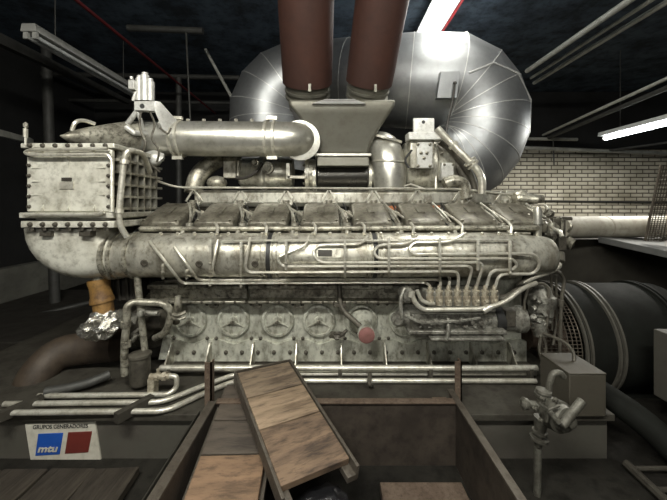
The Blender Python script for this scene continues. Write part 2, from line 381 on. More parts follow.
# charge air manifold (long log pipe)
YM, ZM, RM = 2.15, 1.081, .143
def Ym(py, off=0):               # depth of the manifold's near skin on picture row py
    if py > 274: return 2.10
    lo_, best = 1.9, 2.15
    y = 1.95
    while y < 2.16:
        z = ZC - (py-CY)*y/F
        if (y-YM)**2 + (z-ZM)**2 <= (RM+off)**2: return y
        y += .001
    return 2.15
def Pm(px, py, off=.014):
    y = Ym(py, off); return P(px, py, y)
xs0, xs1 = X(118, YM), X(548, YM)
man = MB().lathe((xs0, YM, ZM), (1, 0, 0), [(0, RM*.98), (.02, RM), (xs1-xs0-.30, RM), (xs1-xs0-.06, RM*.86), (xs1-xs0-.04, RM*.86), (xs1-xs0, RM*.78), (xs1-xs0+.025, RM*.55), (xs1-xs0+.035, .01)], 48).build('charge_air_manifold', M_eng, eng, angle=50)
for px in (268, 376):
    x = X(px, 2.02)
    MB().lathe((x-.013, YM, ZM), (1, 0, 0), [(0, RM*1.015), (.026, RM*1.015)], 40).build('rubber_sleeve', M_black, man, label='black rubber sleeve')
    b = MB()
    for d in (-.05, -.022, .022, .05): b.lathe((x+d-.006, YM, ZM), (1, 0, 0), [(0, RM*1.0), (.001, RM*1.05), (.011, RM*1.05), (.012, RM)], 40).mark()
    b.build_each('sleeve_clamp', M_eng2, man)
for px in (122, 137):
    MB().lathe((X(px, YM)-.012, YM, ZM), (1, 0, 0), [(0, RM), (.002, RM*1.06), (.022, RM*1.06), (.024, RM)], 40).build('joint_ring', M_eng2, man)
b = MB()
for px, py in ((199, 264), (255, 264), (144, 263), (425, 257), (515, 265)):
    c = Pm(px, py, .004); n = Vector((0, c.y-YM, c.z-ZM)).normalized()
    b.lathe(c - n*.01, n, [(0, .022), (.012, .022), (.014, .014), (.008, .012), (.007, .002)], 14).mark()
b.build_each('manifold_plug', M_grimy, man)
b = MB()
for k in range(22):
    px = 160 + 17*k; c = P(px, 233.5, 2.1); n = Vector((0, -.4, .9))
    b.bolt((c.x, 2.11, ZM+.138), n, .011, .016)
b.build_each('manifold_bolt', M_pipe, man)
c0 = P(317, 257, Ym(253, .006)-.004); c1 = P(341, 249, Ym(253, .006)+.004)
np_ = MB(); np_.prism([Pm(316, 257.5, .008), Pm(341, 257.5, .008), Pm(341, 248.5, .008), Pm(316, 248.5, .008)], (0, .012, 0)); pl = np_.build('name_plate', M_eng, man, label='oblong metal name plate')
b = MB(); b.prism([Pm(318, 256.3, .011), Pm(332, 256.3, .011), Pm(332, 250, .011), Pm(318, 250, .011)], (0, .01, 0)); b.build('plate_panel', M_dark, man, label='dark panel on the name plate')

# inlet elbow between intercooler and manifold
rings = []
piv = Vector((X(119, 2.15), 0, Z(230, 2.2)))
for k in range(13):
    t = k/12; a = t*PI/2
    s = t*t*(3-2*t)
    d = .005 + 0
    hr = (1-s)*.262 + s*RM; hy = (1-s)*.25 + s*RM; yc = (1-s)*2.24 + s*YM
    dist = hr + .012
    c = Vector((piv.x - math.cos(a)*dist, yc, piv.z + .02*(1-t) - math.sin(a)*dist))
    u = Vector((math.cos(a), 0, math.sin(a)))
    e = 2.0 + 3.0*(1-s)
    ring = []
    for j in range(40):
        q = 2*PI*j/40
        cu, cv_ = math.cos(q), math.sin(q)
        su = math.copysign(abs(cu)**(2/e), cu); sv = math.copysign(abs(cv_)**(2/e), cv_)
        ring.append(c + u*su*hr + Vector((0, 1, 0))*sv*hy)
    rings.append(ring)
b = MB(); b.rings(rings)
el = b.build('inlet_elbow', M_cool, eng, angle=50)
b = MB()
for px, py in ((48, 232), (87, 232)): b.box(X(px-5, 1.99), X(px+6, 1.99), 1.965, 2.05, Z(236, 1.99), Z(231, 1.99)).mark()
b.build_each('lifting_lug', M_grimy, el)
b = MB(); x0_, y0_ = X(107, 2.06), 0
b.lathe((X(116, YM)-.02, YM, ZM), (1, 0, 0), [(0, RM*1.02), (.002, RM*1.10), (.03, RM*1.10), (.032, RM*1.02)], 40); b.build('elbow_clamp', M_eng2, el)

# intercooler
ix0, ix1, iy0, iy1, iz0, iz1 = X(30, 1.98), X(114, 1.98), 1.98, 2.52, Z(220, 1.98), Z(144, 1.98)
b = MB(); b.box(ix0+.03, ix1-.03, iy0, iy1, iz0, iz1); ic = b.build('intercooler', M_cool, eng, bevel=.006)
b = MB(); b.box(ix0-.03, ix1+.02, iy0-.03, iy1+.02, iz1-.03, iz1); b.build('top_flange', M_cool, ic, bevel=.005)
b = MB(); b.box(ix0-.035, ix1+.02, iy0-.035, iy1+.02, iz0+.012, iz0+.045); b.box(ix0-.03, ix1+.02, iy0-.03, iy1+.02, iz0-.045, iz0-.005); b.build('bottom_flange', M_cool, ic, bevel=.005)
b = MB(); b.box(ix0+.0, ix1-.0, iy0-.022, iy0+.01, iz0+.05, iz1-.035); b.build('front_plate', M_cool, ic, bevel=.006)
b = MB()
for k in range(6):
    z = iz0+.08 + k*(iz1-iz0-.15)/5
    for x in (ix0+.016, ix1-.016): b.bolt((x, iy0-.02, z), (0, -1, 0), .0095, .018)
for k in range(7):
    x = ix0 + .03 + k*(ix1-ix0-.06)/6
    b.bolt((x, iy0-.03, iz1-.015), (0, -1, 0), .011, .016); b.bolt((x, iy0-.03, iz0-.025), (0, -1, 0), .012, .016); b.bolt((x, iy0-.02, iz0-.045), (0, 0, -1), .013, .02)
b.build_each('flange_bolt', M_grimy, ic)
b = MB(); xm = (ix0+ix1)/2
for x in (ix0+.1, xm, ix1-.1):                                     # tapered stiffening ribs above and below
    b.prism([(x-.003, iy0-.02, iz1-.035), (x-.003, iy0-.045, iz1-.04), (x-.003, iy0-.02, iz1-.15 if abs(x-xm) < .01 else iz1-.085)], (.006, 0, 0)).mark()
    b.prism([(x-.003, iy0-.02, iz0+.05), (x-.003, iy0-.045, iz0+.055), (x-.003, iy0-.02, iz0+.095)], (.006, 0, 0)).mark()
for z in (iz0+.15, iz0+.23, iz0+.31):
    b.prism([(ix1-.035, iy0-.02, z-.003), (ix1-.035, iy0-.032, z-.003), (ix1-.105, iy0-.02, z-.003)], (0, 0, .006)).mark()
    b.prism([(ix0+.035, iy0-.02, z-.003), (ix0+.035, iy0-.032, z-.003), (ix0+.105, iy0-.02, z-.003)], (0, 0, .006)).mark()
b.prism([(xm-.002, iy0-.02, iz0+.05), (xm-.002, iy0-.025, iz0+.05), (xm-.002, iy0-.025, iz1-.04), (xm-.002, iy0-.02, iz1-.04)], (.004, 0, 0))
b.build_each('stiffening_rib', M_cool, ic)
b = MB()
for k in range(6): b.box(ix1-.04, ix1+.01, iy0+.06+k*.08, iy0+.075+k*.08, iz0+.04, iz1-.03)
for k in range(5): b.box(ix1-.04, ix1+.014, iy0+.03, iy1, iz0+.06+k*.075, iz0+.075+k*.075)
b.build('side_grid', M_eng, ic, label='dark gridded side panel')
b = MB(); b.box(ix1-.035, ix1-.026, iy0+.03, iy1-.01, iz0+.04, iz1-.03); b.build('side_core', M_dark, ic)
b = MB(); b.box(X(59, 1.95), X(73, 1.95), iy0-.028, iy0-.02, Z(189, 1.95), Z(182, 1.95)); b.build('maker_plate', M_pipe, ic, label='small bright maker plate')
b = MB(); b.box(X(61, 1.95), X(71, 1.95), iy0-.028, iy0-.02, Z(181, 1.95), Z(177.5, 1.95)); b.build('plate_panel', M_dark, ic)
b = MB(); yy = iy0-.055
b.tube([P(108, 148.5, yy), P(30, 150, yy), P(24.5, 152.5, yy), P(30, 155, yy), P(108, 154.5, yy), P(112, 160, yy), P(112, 212, yy)], .011, 8, .03)
b.tube([P(25, 214.5, yy), P(98, 214.5, yy), P(104, 212, yy)], .012, 8, .02)
b.tube([(ix0+.02, iy0-.05, iz1-.02), (ix0+.02, iy0-.05, iz1+.07)], .007, 8); b.cyl((ix0+.02, iy0-.05, iz1+.03), (ix0+.02, iy0-.05, iz1+.08), .012, seg=8); b.blob((ix0+.02, iy0-.05, iz1+.10), (.014, .014, .02), 1)
b.build('vent_pipe', M_pipe, ic)
b = MB(); yy = 1.93
b.tube([P(150, 172, 2.25), P(143, 153, 2.05), P(128, 149.5, yy), P(124, 160, yy), P(119, 212, yy), P(120, 226, yy), P(127, 237, yy+.03)], .017, 10, .05)
for px, py in ((124.5, 162), (119.5, 211)): b.cyl(P(px, py-2, yy), P(px, py+2, yy), .024, seg=8)
b.build('drain_pipe', M_pipe, ic)
# hood on the intercooler leading to the charge pipe
rings = []
for k in range(12):
    t = k/11; s = t*t*(3-2*t)
    hpx = 4 + 14*min(1, (t*1.6))**.5 if t < .62 else 18 - (t-.62)*1.6
    cx_, cy_ = 58 + t*78, 142 - 4*s
    hz = R(hpx, 2.3); hy = .20*(1-s) + s*R(17.5, 2.5)
    yc = 2.25*(1-s) + 2.5*s
    c = Vector((X(84, 2.25)*(1-t) + X(152, 2.5)*t, yc, Z(cy_, yc)))
    rings.append([c + Vector((0, math.cos(2*PI*j/28)*hy, math.sin(2*PI*j/28)*hz)) for j in range(28)])
MB().rings(rings).build('intake_hood', M_eng2, eng, angle=60)
b = MB(); b.tube([P(72, 131, 2.1), P(75, 121.5, 2.1), P(84, 120, 2.15), P(95, 124, 2.2)], .013, 8, .05); b.build('hood_handle', M_pipe, eng)
# charge air pipe
yp = 2.5; rp = R(17.3, yp)
cp = MB().tube([P(146, 138.5, yp), P(299, 139.5, yp), P(301, 140, yp+.3)], rp, 32, .2).build('charge_air_pipe', M_silver, eng, angle=50)
b = MB()
for px in (176, 182, 267, 275):
    b.lathe((X(px, yp)-.012, yp, Z(139, yp)), (1, 0, 0), [(0, rp), (.003, rp*1.06), (.02, rp*1.06), (.024, rp)], 32).mark()
for px in (177, 270):
    for s in (-1, 1): b.box(X(px-2, yp), X(px+8, yp), yp-.05, yp-.03, Z(139, yp)+s*rp*1.13-.012, Z(139, yp)+s*rp*1.13+.012).mark()
b.build_each('pipe_clamp', M_pipe, cp)
MB().lathe(P(300, 141, yp+.06), (.22, -1, 0), [(0, rp*.9), (.001, rp*1.17), (.03, rp*1.17), (.031, rp*1.0)], 40).build('end_flange', M_silver, cp)
b = MB()
for k in range(6):
    px = 188+k*16; b.bolt(P(px, 122.0, yp), (0, 0, 1), .014, .025)
b.build_each('pipe_stud', M_pipe, cp)
# filter canisters on a bracket over the charge pipe
fb = MB(); yf = 2.3
fb.prism([P(134, 101, yf), P(155, 101, yf), P(155, 111, yf), P(134, 110, yf)], (0, .05, 0))
fb.prism([P(154.5, 100.5, yf), P(172, 120, yf+.12), P(172, 130, yf+.12), P(163, 131, yf+.05), P(154.5, 111, yf)], (.03, .02, 0))
fb.tube([P(138, 110, yf+.03), P(126, 126, yf+.06)], .018, 8); fb.tube([P(138, 112, yf+.03), P(145, 134, yf+.1)], .014, 8); fb.tube([P(160, 122, yf+.05), P(162, 134, yf+.12)], .016, 8)
fb.tube([P(126, 127, yf), P(134, 133, yf), P(150, 134, yf+.1)], .02, 8)
fk = fb.build('filter_bracket', M_filter, eng, bevel=.003, label='bright white filter bracket')
MB().lathe(P(142, 106, yf-.004), (0, 1, 0), [(0, R(2.4, yf)), (.003, R(2.4, yf))], 14).build('bracket_hole', M_black, fk)
for px, top, r in ((139.5, 76, 3.6), (145, 73, 4.4), (150.5, 79, 3.9)):
    y = yf+.05
    MB().lathe(P(px, 101, y), (0, 0, 1), [(0, R(r, y)), (R(101-top-3, y), R(r, y)), (R(101-top-2, y), R(r*.7, y)), (R(101-top, y), R(r*.65, y))], 18).build('filter_canister', M_filter, fk)
b = MB(); b.prism([P(128, 79.5, yf), P(134, 79.5, yf), P(134, 89, yf), P(128, 89, yf)], (0, .06, 0)); b.cyl(P(131.5, 79.5, yf+.03), P(131.5, 76.5, yf+.03), .012); b.cyl(P(136, 92, yf+.03), P(133, 101, yf+.03), .012); b.build('solenoid', M_filter, fk, bevel=.003)
b = MB()
b.tube([P(150, 112, yf), P(156, 125, yf-.02), P(150, 138, yf-.03), P(160, 150, yf-.02), P(157, 162, yf)], .007, 6, .06)
b.tube([P(141, 112, yf), P(139, 128, yf-.03), P(147, 145, yf-.03), P(140, 155, yf-.02), P(160, 172, yf+.05)], .008, 6, .06)
b.tube([P(160, 128, yf), P(168, 135, yf), P(171, 128, yf)], .007, 6, .03)
b.build('hose', M_grimy, fk, label='thin dark hose')
b = MB(); b.blob(P(154, 158, 2.4), (.075, .05, .06), 2, .12, 3); b.build('valve_block', M_filter, eng)

# cylinder head covers, near bank
covers_px = (172, 222, 271.5, 321, 370, 419, 468, 514)
for i, px in enumerate(covers_px):
    yb, zb = 2.20, 1.25
    xc = X(px, 2.38)
    v = Vector((0, .35, .135)).normalized(); n = Vector((0, -v.z, v.y)); u = Vector((1, 0, 0))
    o0 = Vector((xc, yb, zb))
    def rr(hw, t0, t1, hgt, ch):
        pts = [(-hw+ch, t0), (hw-ch, t0), (hw, t0+ch), (hw, t1-ch), (hw-ch, t1), (-hw+ch, t1), (-hw, t1-ch), (-hw, t0+ch)]
        return [o0 + u*a + v*t + n*hgt for a, t in pts]
    b = MB(); b.rings([rr(.132, .0, .37, -.03, .015), rr(.132, .0, .37, .025, .015), rr(.126, .008, .362, .042, .02), rr(.108, .035, .34, .052, .03)])
    b.obox(o0 + v*.19 + n*.056, (.05, .10, .012), Matrix((u, v, n)).transposed())
    hc = b.build('cylinder_head_cover', M_cover, eng, bevel=.004)
    b = MB()
    for a, t in ((-.108, .03), (.108, .03), (-.09, .34), (.09, .34)): b.bolt(o0 + u*a + v*t + n*.036, n, .012, .02)
    b.build_each('cover_bolt', M_eng2, hc)
    b = MB(); b.rings([rr(.14, .03, .37, -.12, .01), rr(.14, .03, .37, -.028, .01)]); b.build('cylinder_head', M_dark, eng)
    xg = xc + .178                                                 # injector fittings in the gap after each cover
    b = MB(); g0 = Vector((xg, 2.40, 1.335))
    b.tube([g0 + Vector((-.06, .07, .05)), g0 + Vector((-.03, .0, .015)), Vector((xg-.005, 2.25, 1.265)), Vector((xg, 2.2, 1.24))], .012, 8, .05)
    b.cyl(Vector((xg+.005, 2.25, 1.20)), Vector((xg+.005, 2.25, 1.285)), .026, seg=10)
    b.tube([Vector((xg+.005, 2.25, 1.285)), Vector((xg-.02, 2.33, 1.35)), Vector((xg-.07, 2.42, 1.42))], .009, 8, .05)
    b.box(xg-.03, xg+.03, 2.21, 2.27, 1.215, 1.245)
    b.tube([Vector((xg, 2.2, 1.24)), Vector((xg, 2.16, 1.235)), Vector((xg-.005, 2.13, 1.20))], .013, 8, .02)
    b.blob((xg+.02, 2.42, 1.33), (.035, .05, .04), 1, .2, i)
    b.build('injector_fitting', M_eng, eng)
b = MB(); b.box(X(402, 2.5), X(440, 2.5), 2.5, 2.53, Z(209.5, 2.5), Z(205.5, 2.5)).mark(); b.box(X(376, 2.5), X(396, 2.5), 2.5, 2.53, Z(210, 2.5), Z(206, 2.5))
b.build_each('heat_shield', M_orange, eng, label='orange-red strip between the covers')
b = MB(); b.tube([P(140, 229, 2.17), P(538, 228, 2.17)], .017, 10); b.tube([P(140, 234.5, 2.16), P(530, 233.5, 2.16)], .008, 8); b.build('leak_off_rail', M_eng2, eng)
# far bank covers
for i in range(8):
    xc = X(covers_px[i], 2.38); v = Vector((0, -.23, .175)).normalized(); n = Vector((0, v.z, -v.y)) * -1; n = Vector((0, .6, .8))
    b = MB(); b.obox((xc, 3.28, 1.30), (.25, .28, .12), Matrix(((1, 0, 0), (0, .8, -.6), (0, .6, .8))).transposed()); b.build('cylinder_head_cover', M_cover, eng, bevel=.02)
# vee-side rail
yr = 2.62; z0r, z1r = Z(206.5, yr), Z(190.5, yr)
b = MB(); xa, xb_ = X(196, yr), X(526, yr)
b.prism([(xa, yr, z0r), (xa, yr-.03, z0r+.03), (xa, yr-.03, z1r-.02), (xa, yr, z1r), (xa, yr+.12, z1r), (xa, yr+.12, z0r)], (xb_-xa, 0, 0))
rail = b.build('coolant_rail', M_eng, eng, bevel=.004)
for px in (193, 240, 286, 329, 374, 418, 462, 505):
    x = X(px, yr-.05)
    b = MB()
    for s in (-1, 1):
        b.prism([(x, yr-.04, z1r), (x+s*.016, yr-.04, z1r), (x+s*.07, yr-.04, z0r+.045), (x+s*.055, yr-.04, z0r+.035)], (0, .02, 0))
    b.box(x-.05, x+.05, yr-.045, yr-.02, z0r+.01, z0r+.035)
    b.cyl((x, yr-.05, z0r-.06), (x, yr-.05, z0r+.05), .028, seg=10); b.cyl((x, yr-.05, z0r-.01), (x, yr-.05, z0r+.015), .038, seg=10)
    b.build('rail_bracket', M_eng, rail, bevel=.002)
b = MB(); b.tube([P(150, 178, 2.45), P(175, 187.5, 2.55), P(460, 189, 2.58), P(515, 195, 2.58)], .009, 8, .08)
b.tube([P(404, 186, 2.57), P(411, 184, 2.57), P(425, 189, 2.57), P(404, 187.5, 2.57)], .007, 6); b.tube([P(436, 176, 2.57), P(436, 189, 2.57)], [.004, .016], 6)
b.build('vent_line', M_pipe, eng)
b = MB()
for (p0, p1, r) in (((520, 198), (538, 200), 4), ((523, 207), (536, 213), 3.2)): b.tube([P(*p0, 2.5), P(*p1, 2.45)], R(r, 2.5), 12)
b.lathe(P(514, 199, 2.55), (1, 0, 0), [(0, .05), (.04, .075), (.06, .075), (.1, .045), (.22, .03)], 16)
b.build('rail_outlet', M_eng2, rail)

# turbochargers
yt = 2.85
t1 = MB(); zt = Z(173, yt)
t1.lathe(Vector((X(240, yt), yt, zt)), (1, 0, 0), [(0, .10), (.02, .125), (.16, .135), (.2, .15), (.22, .15), (.24, .135), (.42, .135), (.46, .12)], 32)
tb = t1.build('turbocharger', M_eng, eng, angle=35)
b = MB(); b.lathe((X(306, yt), yt, zt), (1, 0, 0), [(0, .10), (.001, .165), (.03, .165), (.031, .12), (.07, .12)], 32); b.build('turbine_flange', M_pipe, tb)
b = MB(); b.box(X(223, 2.68), X(236, 2.68), 2.68, 2.78, Z(178, 2.68), Z(157, 2.68)); b.box(X(237, 2.7), X(240, 2.7), 2.68, 2.8, Z(176, 2.68), Z(158, 2.68)); b.build('oil_box', M_eng, tb, bevel=.006)
b = MB(); b.box(X(287, 2.66), X(306, 2.66), 2.66, 2.72, Z(178.5, 2.66), Z(175.5, 2.66)); b.box(X(286, 2.66), X(290, 2.66), 2.66, 2.70, Z(179, 2.66), Z(163, 2.66)); b.build('support_lug', M_eng, tb, bevel=.003)
b = MB(); b.tube([P(236, 178, 2.66), P(245, 178.5, 2.64), P(256, 173, 2.64), P(262, 163, 2.66)], R(1.6, 2.66), 8, .08); b.build('oil_hose', M_dark, tb)
b = MB(); b.lathe(P(256, 163, 2.7), (0, -1, 0), [(0, .03), (.03, .03), (.032, .018), (.06, .018)], 12).mark(); b.lathe(P(268, 168, 2.7), (0, -1, 0), [(0, .05), (.02, .05), (.022, .03), (.04, .03)], 16); b.build_each('oil_fitting', M_eng2, tb)
b = MB(); b.blob(P(217, 183, 2.72), (.085, .08, .06), 2, .02, 1); b.tube([P(238, 153, 2.85), P(215, 160, 2.75), P(197, 175, 2.68), P(193, 194, 2.66)], R(8.5, 2.7), 18, .12); b.build('air_bend', M_eng2, eng)
MB().lathe((X(312, yt)+.05, yt, Z(176, yt)), (1, 0, 0), [(0, .10), (.005, .118), (.42, .118), (.425, .10)], 32).build('bellows_drum', M_drum, eng, label='dark drum between the turbochargers')
b = MB()
for px in (313, 367): b.lathe((X(px, yt), yt, Z(176, yt)), (1, 0, 0), [(0, .12), (.003, .14), (.03, .14), (.033, .12)], 32).mark()
b.build_each('drum_clamp', M_pipe, eng)
# right turbocharger
t2 = MB(); zt = Z(166, yt)
t2.lathe((X(400, yt), yt, zt), (1, 0, 0), [(0, .12), (.03, .19), (.06, .205), (.2, .215), (.22, .235), (.25, .235), (.27, .21), (.40, .19), (.48, .15), (.5, .08)], 36)
tb2 = t2.build('turbocharger', M_eng, eng, angle=35)
te = MB().tube([P(362, 152, 2.95), P(384, 146, 2.78), P(389, 165, 2.72), P(390, 196, 2.72)], [R(15, 2.8), R(16.5, 2.75), R(17, 2.7), R(15, 2.7)], 28, .16).build('turbine_elbow', M_silver, tb2, angle=50)
b = MB(); b.lathe(P(383, 139, 2.78), (.25, -.2, 1), [(0, .13), (.001, .16), (.02, .16), (.021, .13)], 32).mark(); b.lathe(P(389, 163, 2.725), (.05, -.05, 1), [(0, .14), (.001, .148), (.015, .148), (.016, .14)], 32); b.build_each('elbow_band', M_pipe, tb2)
yb2 = 2.58
b = MB(); b.box(X(413.5, yb2), X(434.5, yb2), yb2, yb2+.03, Z(133, yb2), Z(118, yb2)); b.box(X(408, yb2), X(443, yb2), yb2-.02, yb2+.1, Z(140, yb2), Z(132.5, yb2)); b.build('lifting_bracket', M_filter, tb2, bevel=.004, label='bright lifting bracket')
MB().lathe(P(423.5, 122, yb2-.002), (0, 1, 0), [(0, .014), (.004, .014)], 12).build('bracket_eye', M_black, tb2)
b = MB(); b.box(X(411, yb2), X(436, yb2), yb2+.03, yb2+.15, Z(168, yb2), Z(140, yb2)); b.build('bearing_box', M_eng, tb2, bevel=.008)
b = MB(); b.box(X(416.5, yb2), X(432, yb2), yb2-.02, yb2+.04, Z(168.5, yb2), Z(142.5, yb2)).mark(); b.box(X(442.5, yb2), X(455, yb2), yb2+.02, yb2+.1, Z(180, yb2), Z(162.5, yb2))
b.build_each('inspection_plate', M_filter, tb2, bevel=.006)
b = MB()
for px, py in ((418, 144.5), (430, 144.5), (418, 166), (430, 166), (421, 153), (427, 153), (424, 158)): b.bolt(P(px, py, yb2-.02), (0, -1, 0), .011, .014)
for px, py in ((444.5, 164.5), (453, 164.5), (444.5, 178), (453, 178)): b.bolt(P(px, py, yb2+.02), (0, -1, 0), .009, .012)
b.build_each('plate_bolt', M_eng2, tb2)
b = MB(); b.tube([P(409, 168, yb2), P(404, 160, yb2), P(412, 150, yb2)], .008, 6, .05); b.build('sensor_wire', M_black, tb2)
b = MB(); b.tube([P(437, 128, 2.55), P(447, 139, 2.55), P(478, 170, 2.5), P(482, 180, 2.5), P(482, 194, 2.5)], R(3.7, 2.5), 12, .1)
b.lathe(P(469, 161, 2.52), (1, 0, -1), [(0, .05), (.018, .05), (.02, .03), (.028, .03), (.03, .05), (.048, .05)], 12); b.lathe(P(452, 144, 2.55), (1, 0, -1), [(0, .04), (.025, .04)], 12)
b.build('coolant_pipe', M_pipe, eng)
b = MB(); b.tube([P(440, 142, 2.66), P(452, 150, 2.66), P(473, 178, 2.62), P(476, 196, 2.62)], R(3.2, 2.6), 12, .1); b.tube([P(452, 158, 2.7), P(468, 182, 2.66), P(470, 196, 2.66)], R(4, 2.6), 12, .1); b.build('coolant_pipe', M_grimy, eng)
b = MB(); b.tube([P(444, 184, 2.6), P(455, 180, 2.6), P(464, 184, 2.6), P(466, 198, 2.6)], R(6, 2.6), 14, .1); b.build('air_bend', M_eng2, eng)

# injection lines
ML = [
 [(431,288,2.02),(427,282.5,0),(182,283.5,0),(149,241,0)],
 [(440,288,2.02),(441,279.5,0),(198,280,0),(174,247,0)],
 [(449,288,2.02),(450,275,0),(215,276,0),(212,270,0),(218,240,0)],
 [(458,288,2.02),(459,271.5,0),(249,272.5,0),(245,268,0),(250,238,0)],
 [(467,288,2.02),(473,266,0),(282,266.5,0),(277,258,0),(306,245,0),(309,236,0)],
 [(476,288,2.02),(484,262.5,0),(320,262.5,0),(312,253,0),(318,245,0),(362,244,0),(368,235,0)],
 [(486,288,2.02),(491,270,0),(512,270,0),(518,265,0),(512,258.5,0),(378,258.5,0),(373,252,0),(379,245,0),(410,244,0),(417,235,0)],
 [(495,288,2.02),(499,274,0),(534,274,0),(541,264,0),(534,253.5,0),(414,254.5,0),(408,249,0),(414,242.5,0),(452,242,0),(464,234,0)],
]
for pts in ML:
    q = []
    for i, (px, py, y) in enumerate(pts):
        q.append(P(px, py, y) if y else Pm(px, py, .030))
    # follow the curved skin of the manifold between points that differ in height
    f = [q[0]]
    for a, c, pa, pc in zip(q[:-1], q[1:], pts[:-1], pts[1:]):
        if pa[2] == 0 and abs(pa[1]-pc[1]) > 12:
            for k in range(1, 4):
                t = k/4; f.append(Pm(pa[0]+(pc[0]-pa[0])*t, pa[1]+(pc[1]-pa[1])*t, .030))
        f.append(c)
    MB().tube(f, .0092, 8, .045).build('injection_line', M_pipe, eng)
b = MB()
b.tube([Pm(398, 241, .03), Pm(300, 240, .03)], .007, 6); b.tube([Pm(510, 240, .03), Pm(405, 239.5, .03)], .007, 6); b.tube([Pm(300, 240, .03), Pm(222, 241, .03)], .006, 6)
b.build('leak_off_line', M_pipe, eng)
for px, p0, p1 in ((163, 264, 279), (187, 270, 279), (210, 240, 286), (241, 242, 287), (286, 240, 286), (345, 240, 284), (389, 239, 282), (440, 238, 281), (478, 240, 279), (510, 241, 277)):
    b = MB(); q = [Pm(px, p0+(p1-p0)*k/8, .040) for k in range(9)]
    b.tube(q, .0095, 6)
    for k in (1, 4, 7): b.bolt(q[k] + Vector((0, -.006, 0)), (0, -1, 0), .007, .009)
    b.build('line_clamp', M_pipe, eng)

# injection pump
yq = 2.02
b = MB(); b.box(X(426, yq), X(500, yq), yq, yq+.16, Z(309, yq), Z(291, yq)); b.box(X(423, yq), X(497, yq), yq+.01, yq+.15, Z(313, yq), Z(306, yq)); ip = b.build('injection_pump', M_pump, eng, bevel=.008)
for k in range(8):
    px = 430 + k*9.15
    b = MB(); c = P(px, 305, yq); s = R(1, yq)
    b.lathe(c, (0, 0, 1), [(0, 3.6*s), (6*s, 4.0*s), (9*s, 4.0*s), (9.1*s, 3.0*s), (13*s, 3.0*s), (13.1*s, 3.8*s), (15*s, 3.8*s), (15.1*s, 2*s), (18*s, 2.2*s), (18.1*s, 1.5*s), (20*s, 1.2*s)], 10)
    b.bolt(c + Vector((0, -.02, .03)), (0, -1, 0), .012, .014)
    b.build('pump_element', M_beige, ip)
b = MB(); b.box(X(412, yq), X(492, yq), yq-.01, yq+.2, Z(330, yq), Z(314, yq))
b.box(X(408, yq), X(505, yq), yq-.03, yq+.2, Z(333, yq), Z(329, yq)); b.box(X(428, yq), X(500, yq), yq-.06, yq+.2, Z(337.5, yq), Z(334.5, yq)); b.box(X(420, yq), X(498, yq), yq+.05, yq+.33, Z(341, yq), Z(336, yq))
b.build('pump_body', M_pump, ip, bevel=.006)
b = MB()
for k in range(9): b.bolt(P(417+k*9, 321+1.5*math.sin(k*2.1), yq-.01), (0, -1, 0), .015, .03)
for k in range(8): b.blob(P(420+k*9, 326, yq-.015), (.016, .02, .012), 1, .3, k)
b.tube([P(405, 315, yq-.04), P(420, 323, yq-.05), P(460, 321, yq-.05), P(480, 318, yq-.03)], .009, 6, .04)
b.tube([P(448, 318, yq-.03), P(449, 330, yq-.05), P(446, 340, yq-.05)], .013, 8, .03); b.blob(P(446, 339, yq-.03), (.03, .03, .02), 1, .1, 2)
b.build('pump_linkage', M_pump, ip)
b = MB(); b.lathe(P(396, 318, yq+.1), (1, 0, 0), [(0, .03), (.02, .05), (.05, .05), (.1, .065), (.16, .065)], 18); b.lathe(P(396, 318, yq+.05), (0, -1, 0), [(0, .035), (.05, .035), (.052, .02), (.07, .02)], 16)
b.lathe(P(405, 292, yq+.1), (0, -1, 0), [(0, .045), (.08, .045), (.082, .03), (.1, .03)], 16)
b.tube([P(402, 318, yq), P(400, 300, yq), P(405, 288, yq+.02)], .012, 8, .04); b.tube([P(410, 291, yq+.1), P(400, 288, yq+.2), P(385, 290, yq+.28)], .025, 10, .05)
b.build('governor', M_pump, ip)
cpl = P(485, 319, yq+.1)
b = MB(); b.lathe(cpl, (1, 0, 0), [(0, .05), (.01, .075), (.035, .08), (.036, .072), (.19, .076), (.2, .085), (.24, .085), (.25, .05)], 24); b.build('drive_coupling', M_pump, ip)
MB().lathe(cpl + Vector((.045, 0, 0)), (1, 0, 0), [(0, .083), (.055, .083)], 24).build('coupling_band', M_black, ip, label='black band around the coupling')
b = MB(); b.box(X(488, yq), X(508, yq), yq+.05, yq+.33, Z(345, yq), Z(328, yq)); b.box(X(508, yq), X(518, yq), yq+.02, yq+.1, Z(328, yq), Z(312, yq)); b.build('pump_bracket', M_grimy, ip, bevel=.004)
b = MB(); b.tube([P(412, 294, 1.97), P(415, 303, 1.96), P(423, 310, 1.96), P(485, 309, 1.96), P(506, 302, 1.97), P(521, 289, 2.0), P(536, 283, 2.05)], R(2.4, 1.96), 12, .06)
b.tube([P(417, 290, 1.99), P(421, 300, 1.99), P(428, 303.5, 1.99), P(434, 304, 2.0)], R(2.0, 1.96), 10, .05); b.cyl(P(483, 311, 1.96), P(490, 307, 1.96), R(3.3, 1.96)); b.cyl(P(411, 297, 1.97), P(412, 291, 1.97), R(3.2, 1.97))
b.build('fuel_pipe', M_pipe, eng, label='bright bent fuel pipe')
b = MB(); b.tube([P(498, 299, 2.1), P(510, 297, 2.1), P(522, 285, 2.12), P(536, 272, 2.15)], R(3.6, 2.1), 12, .1); b.lathe(P(520, 287.5, 2.12), (1, 0, .9), [(0, R(4.4, 2.1)), (.04, R(4.4, 2.1))], 12); b.lathe(P(498, 299, 2.1), (1, 0, 0), [(0, R(5, 2.1)), (.03, R(5, 2.1))], 12); b.build('fuel_pipe', M_grimy, eng, label='dark thick fuel hose')

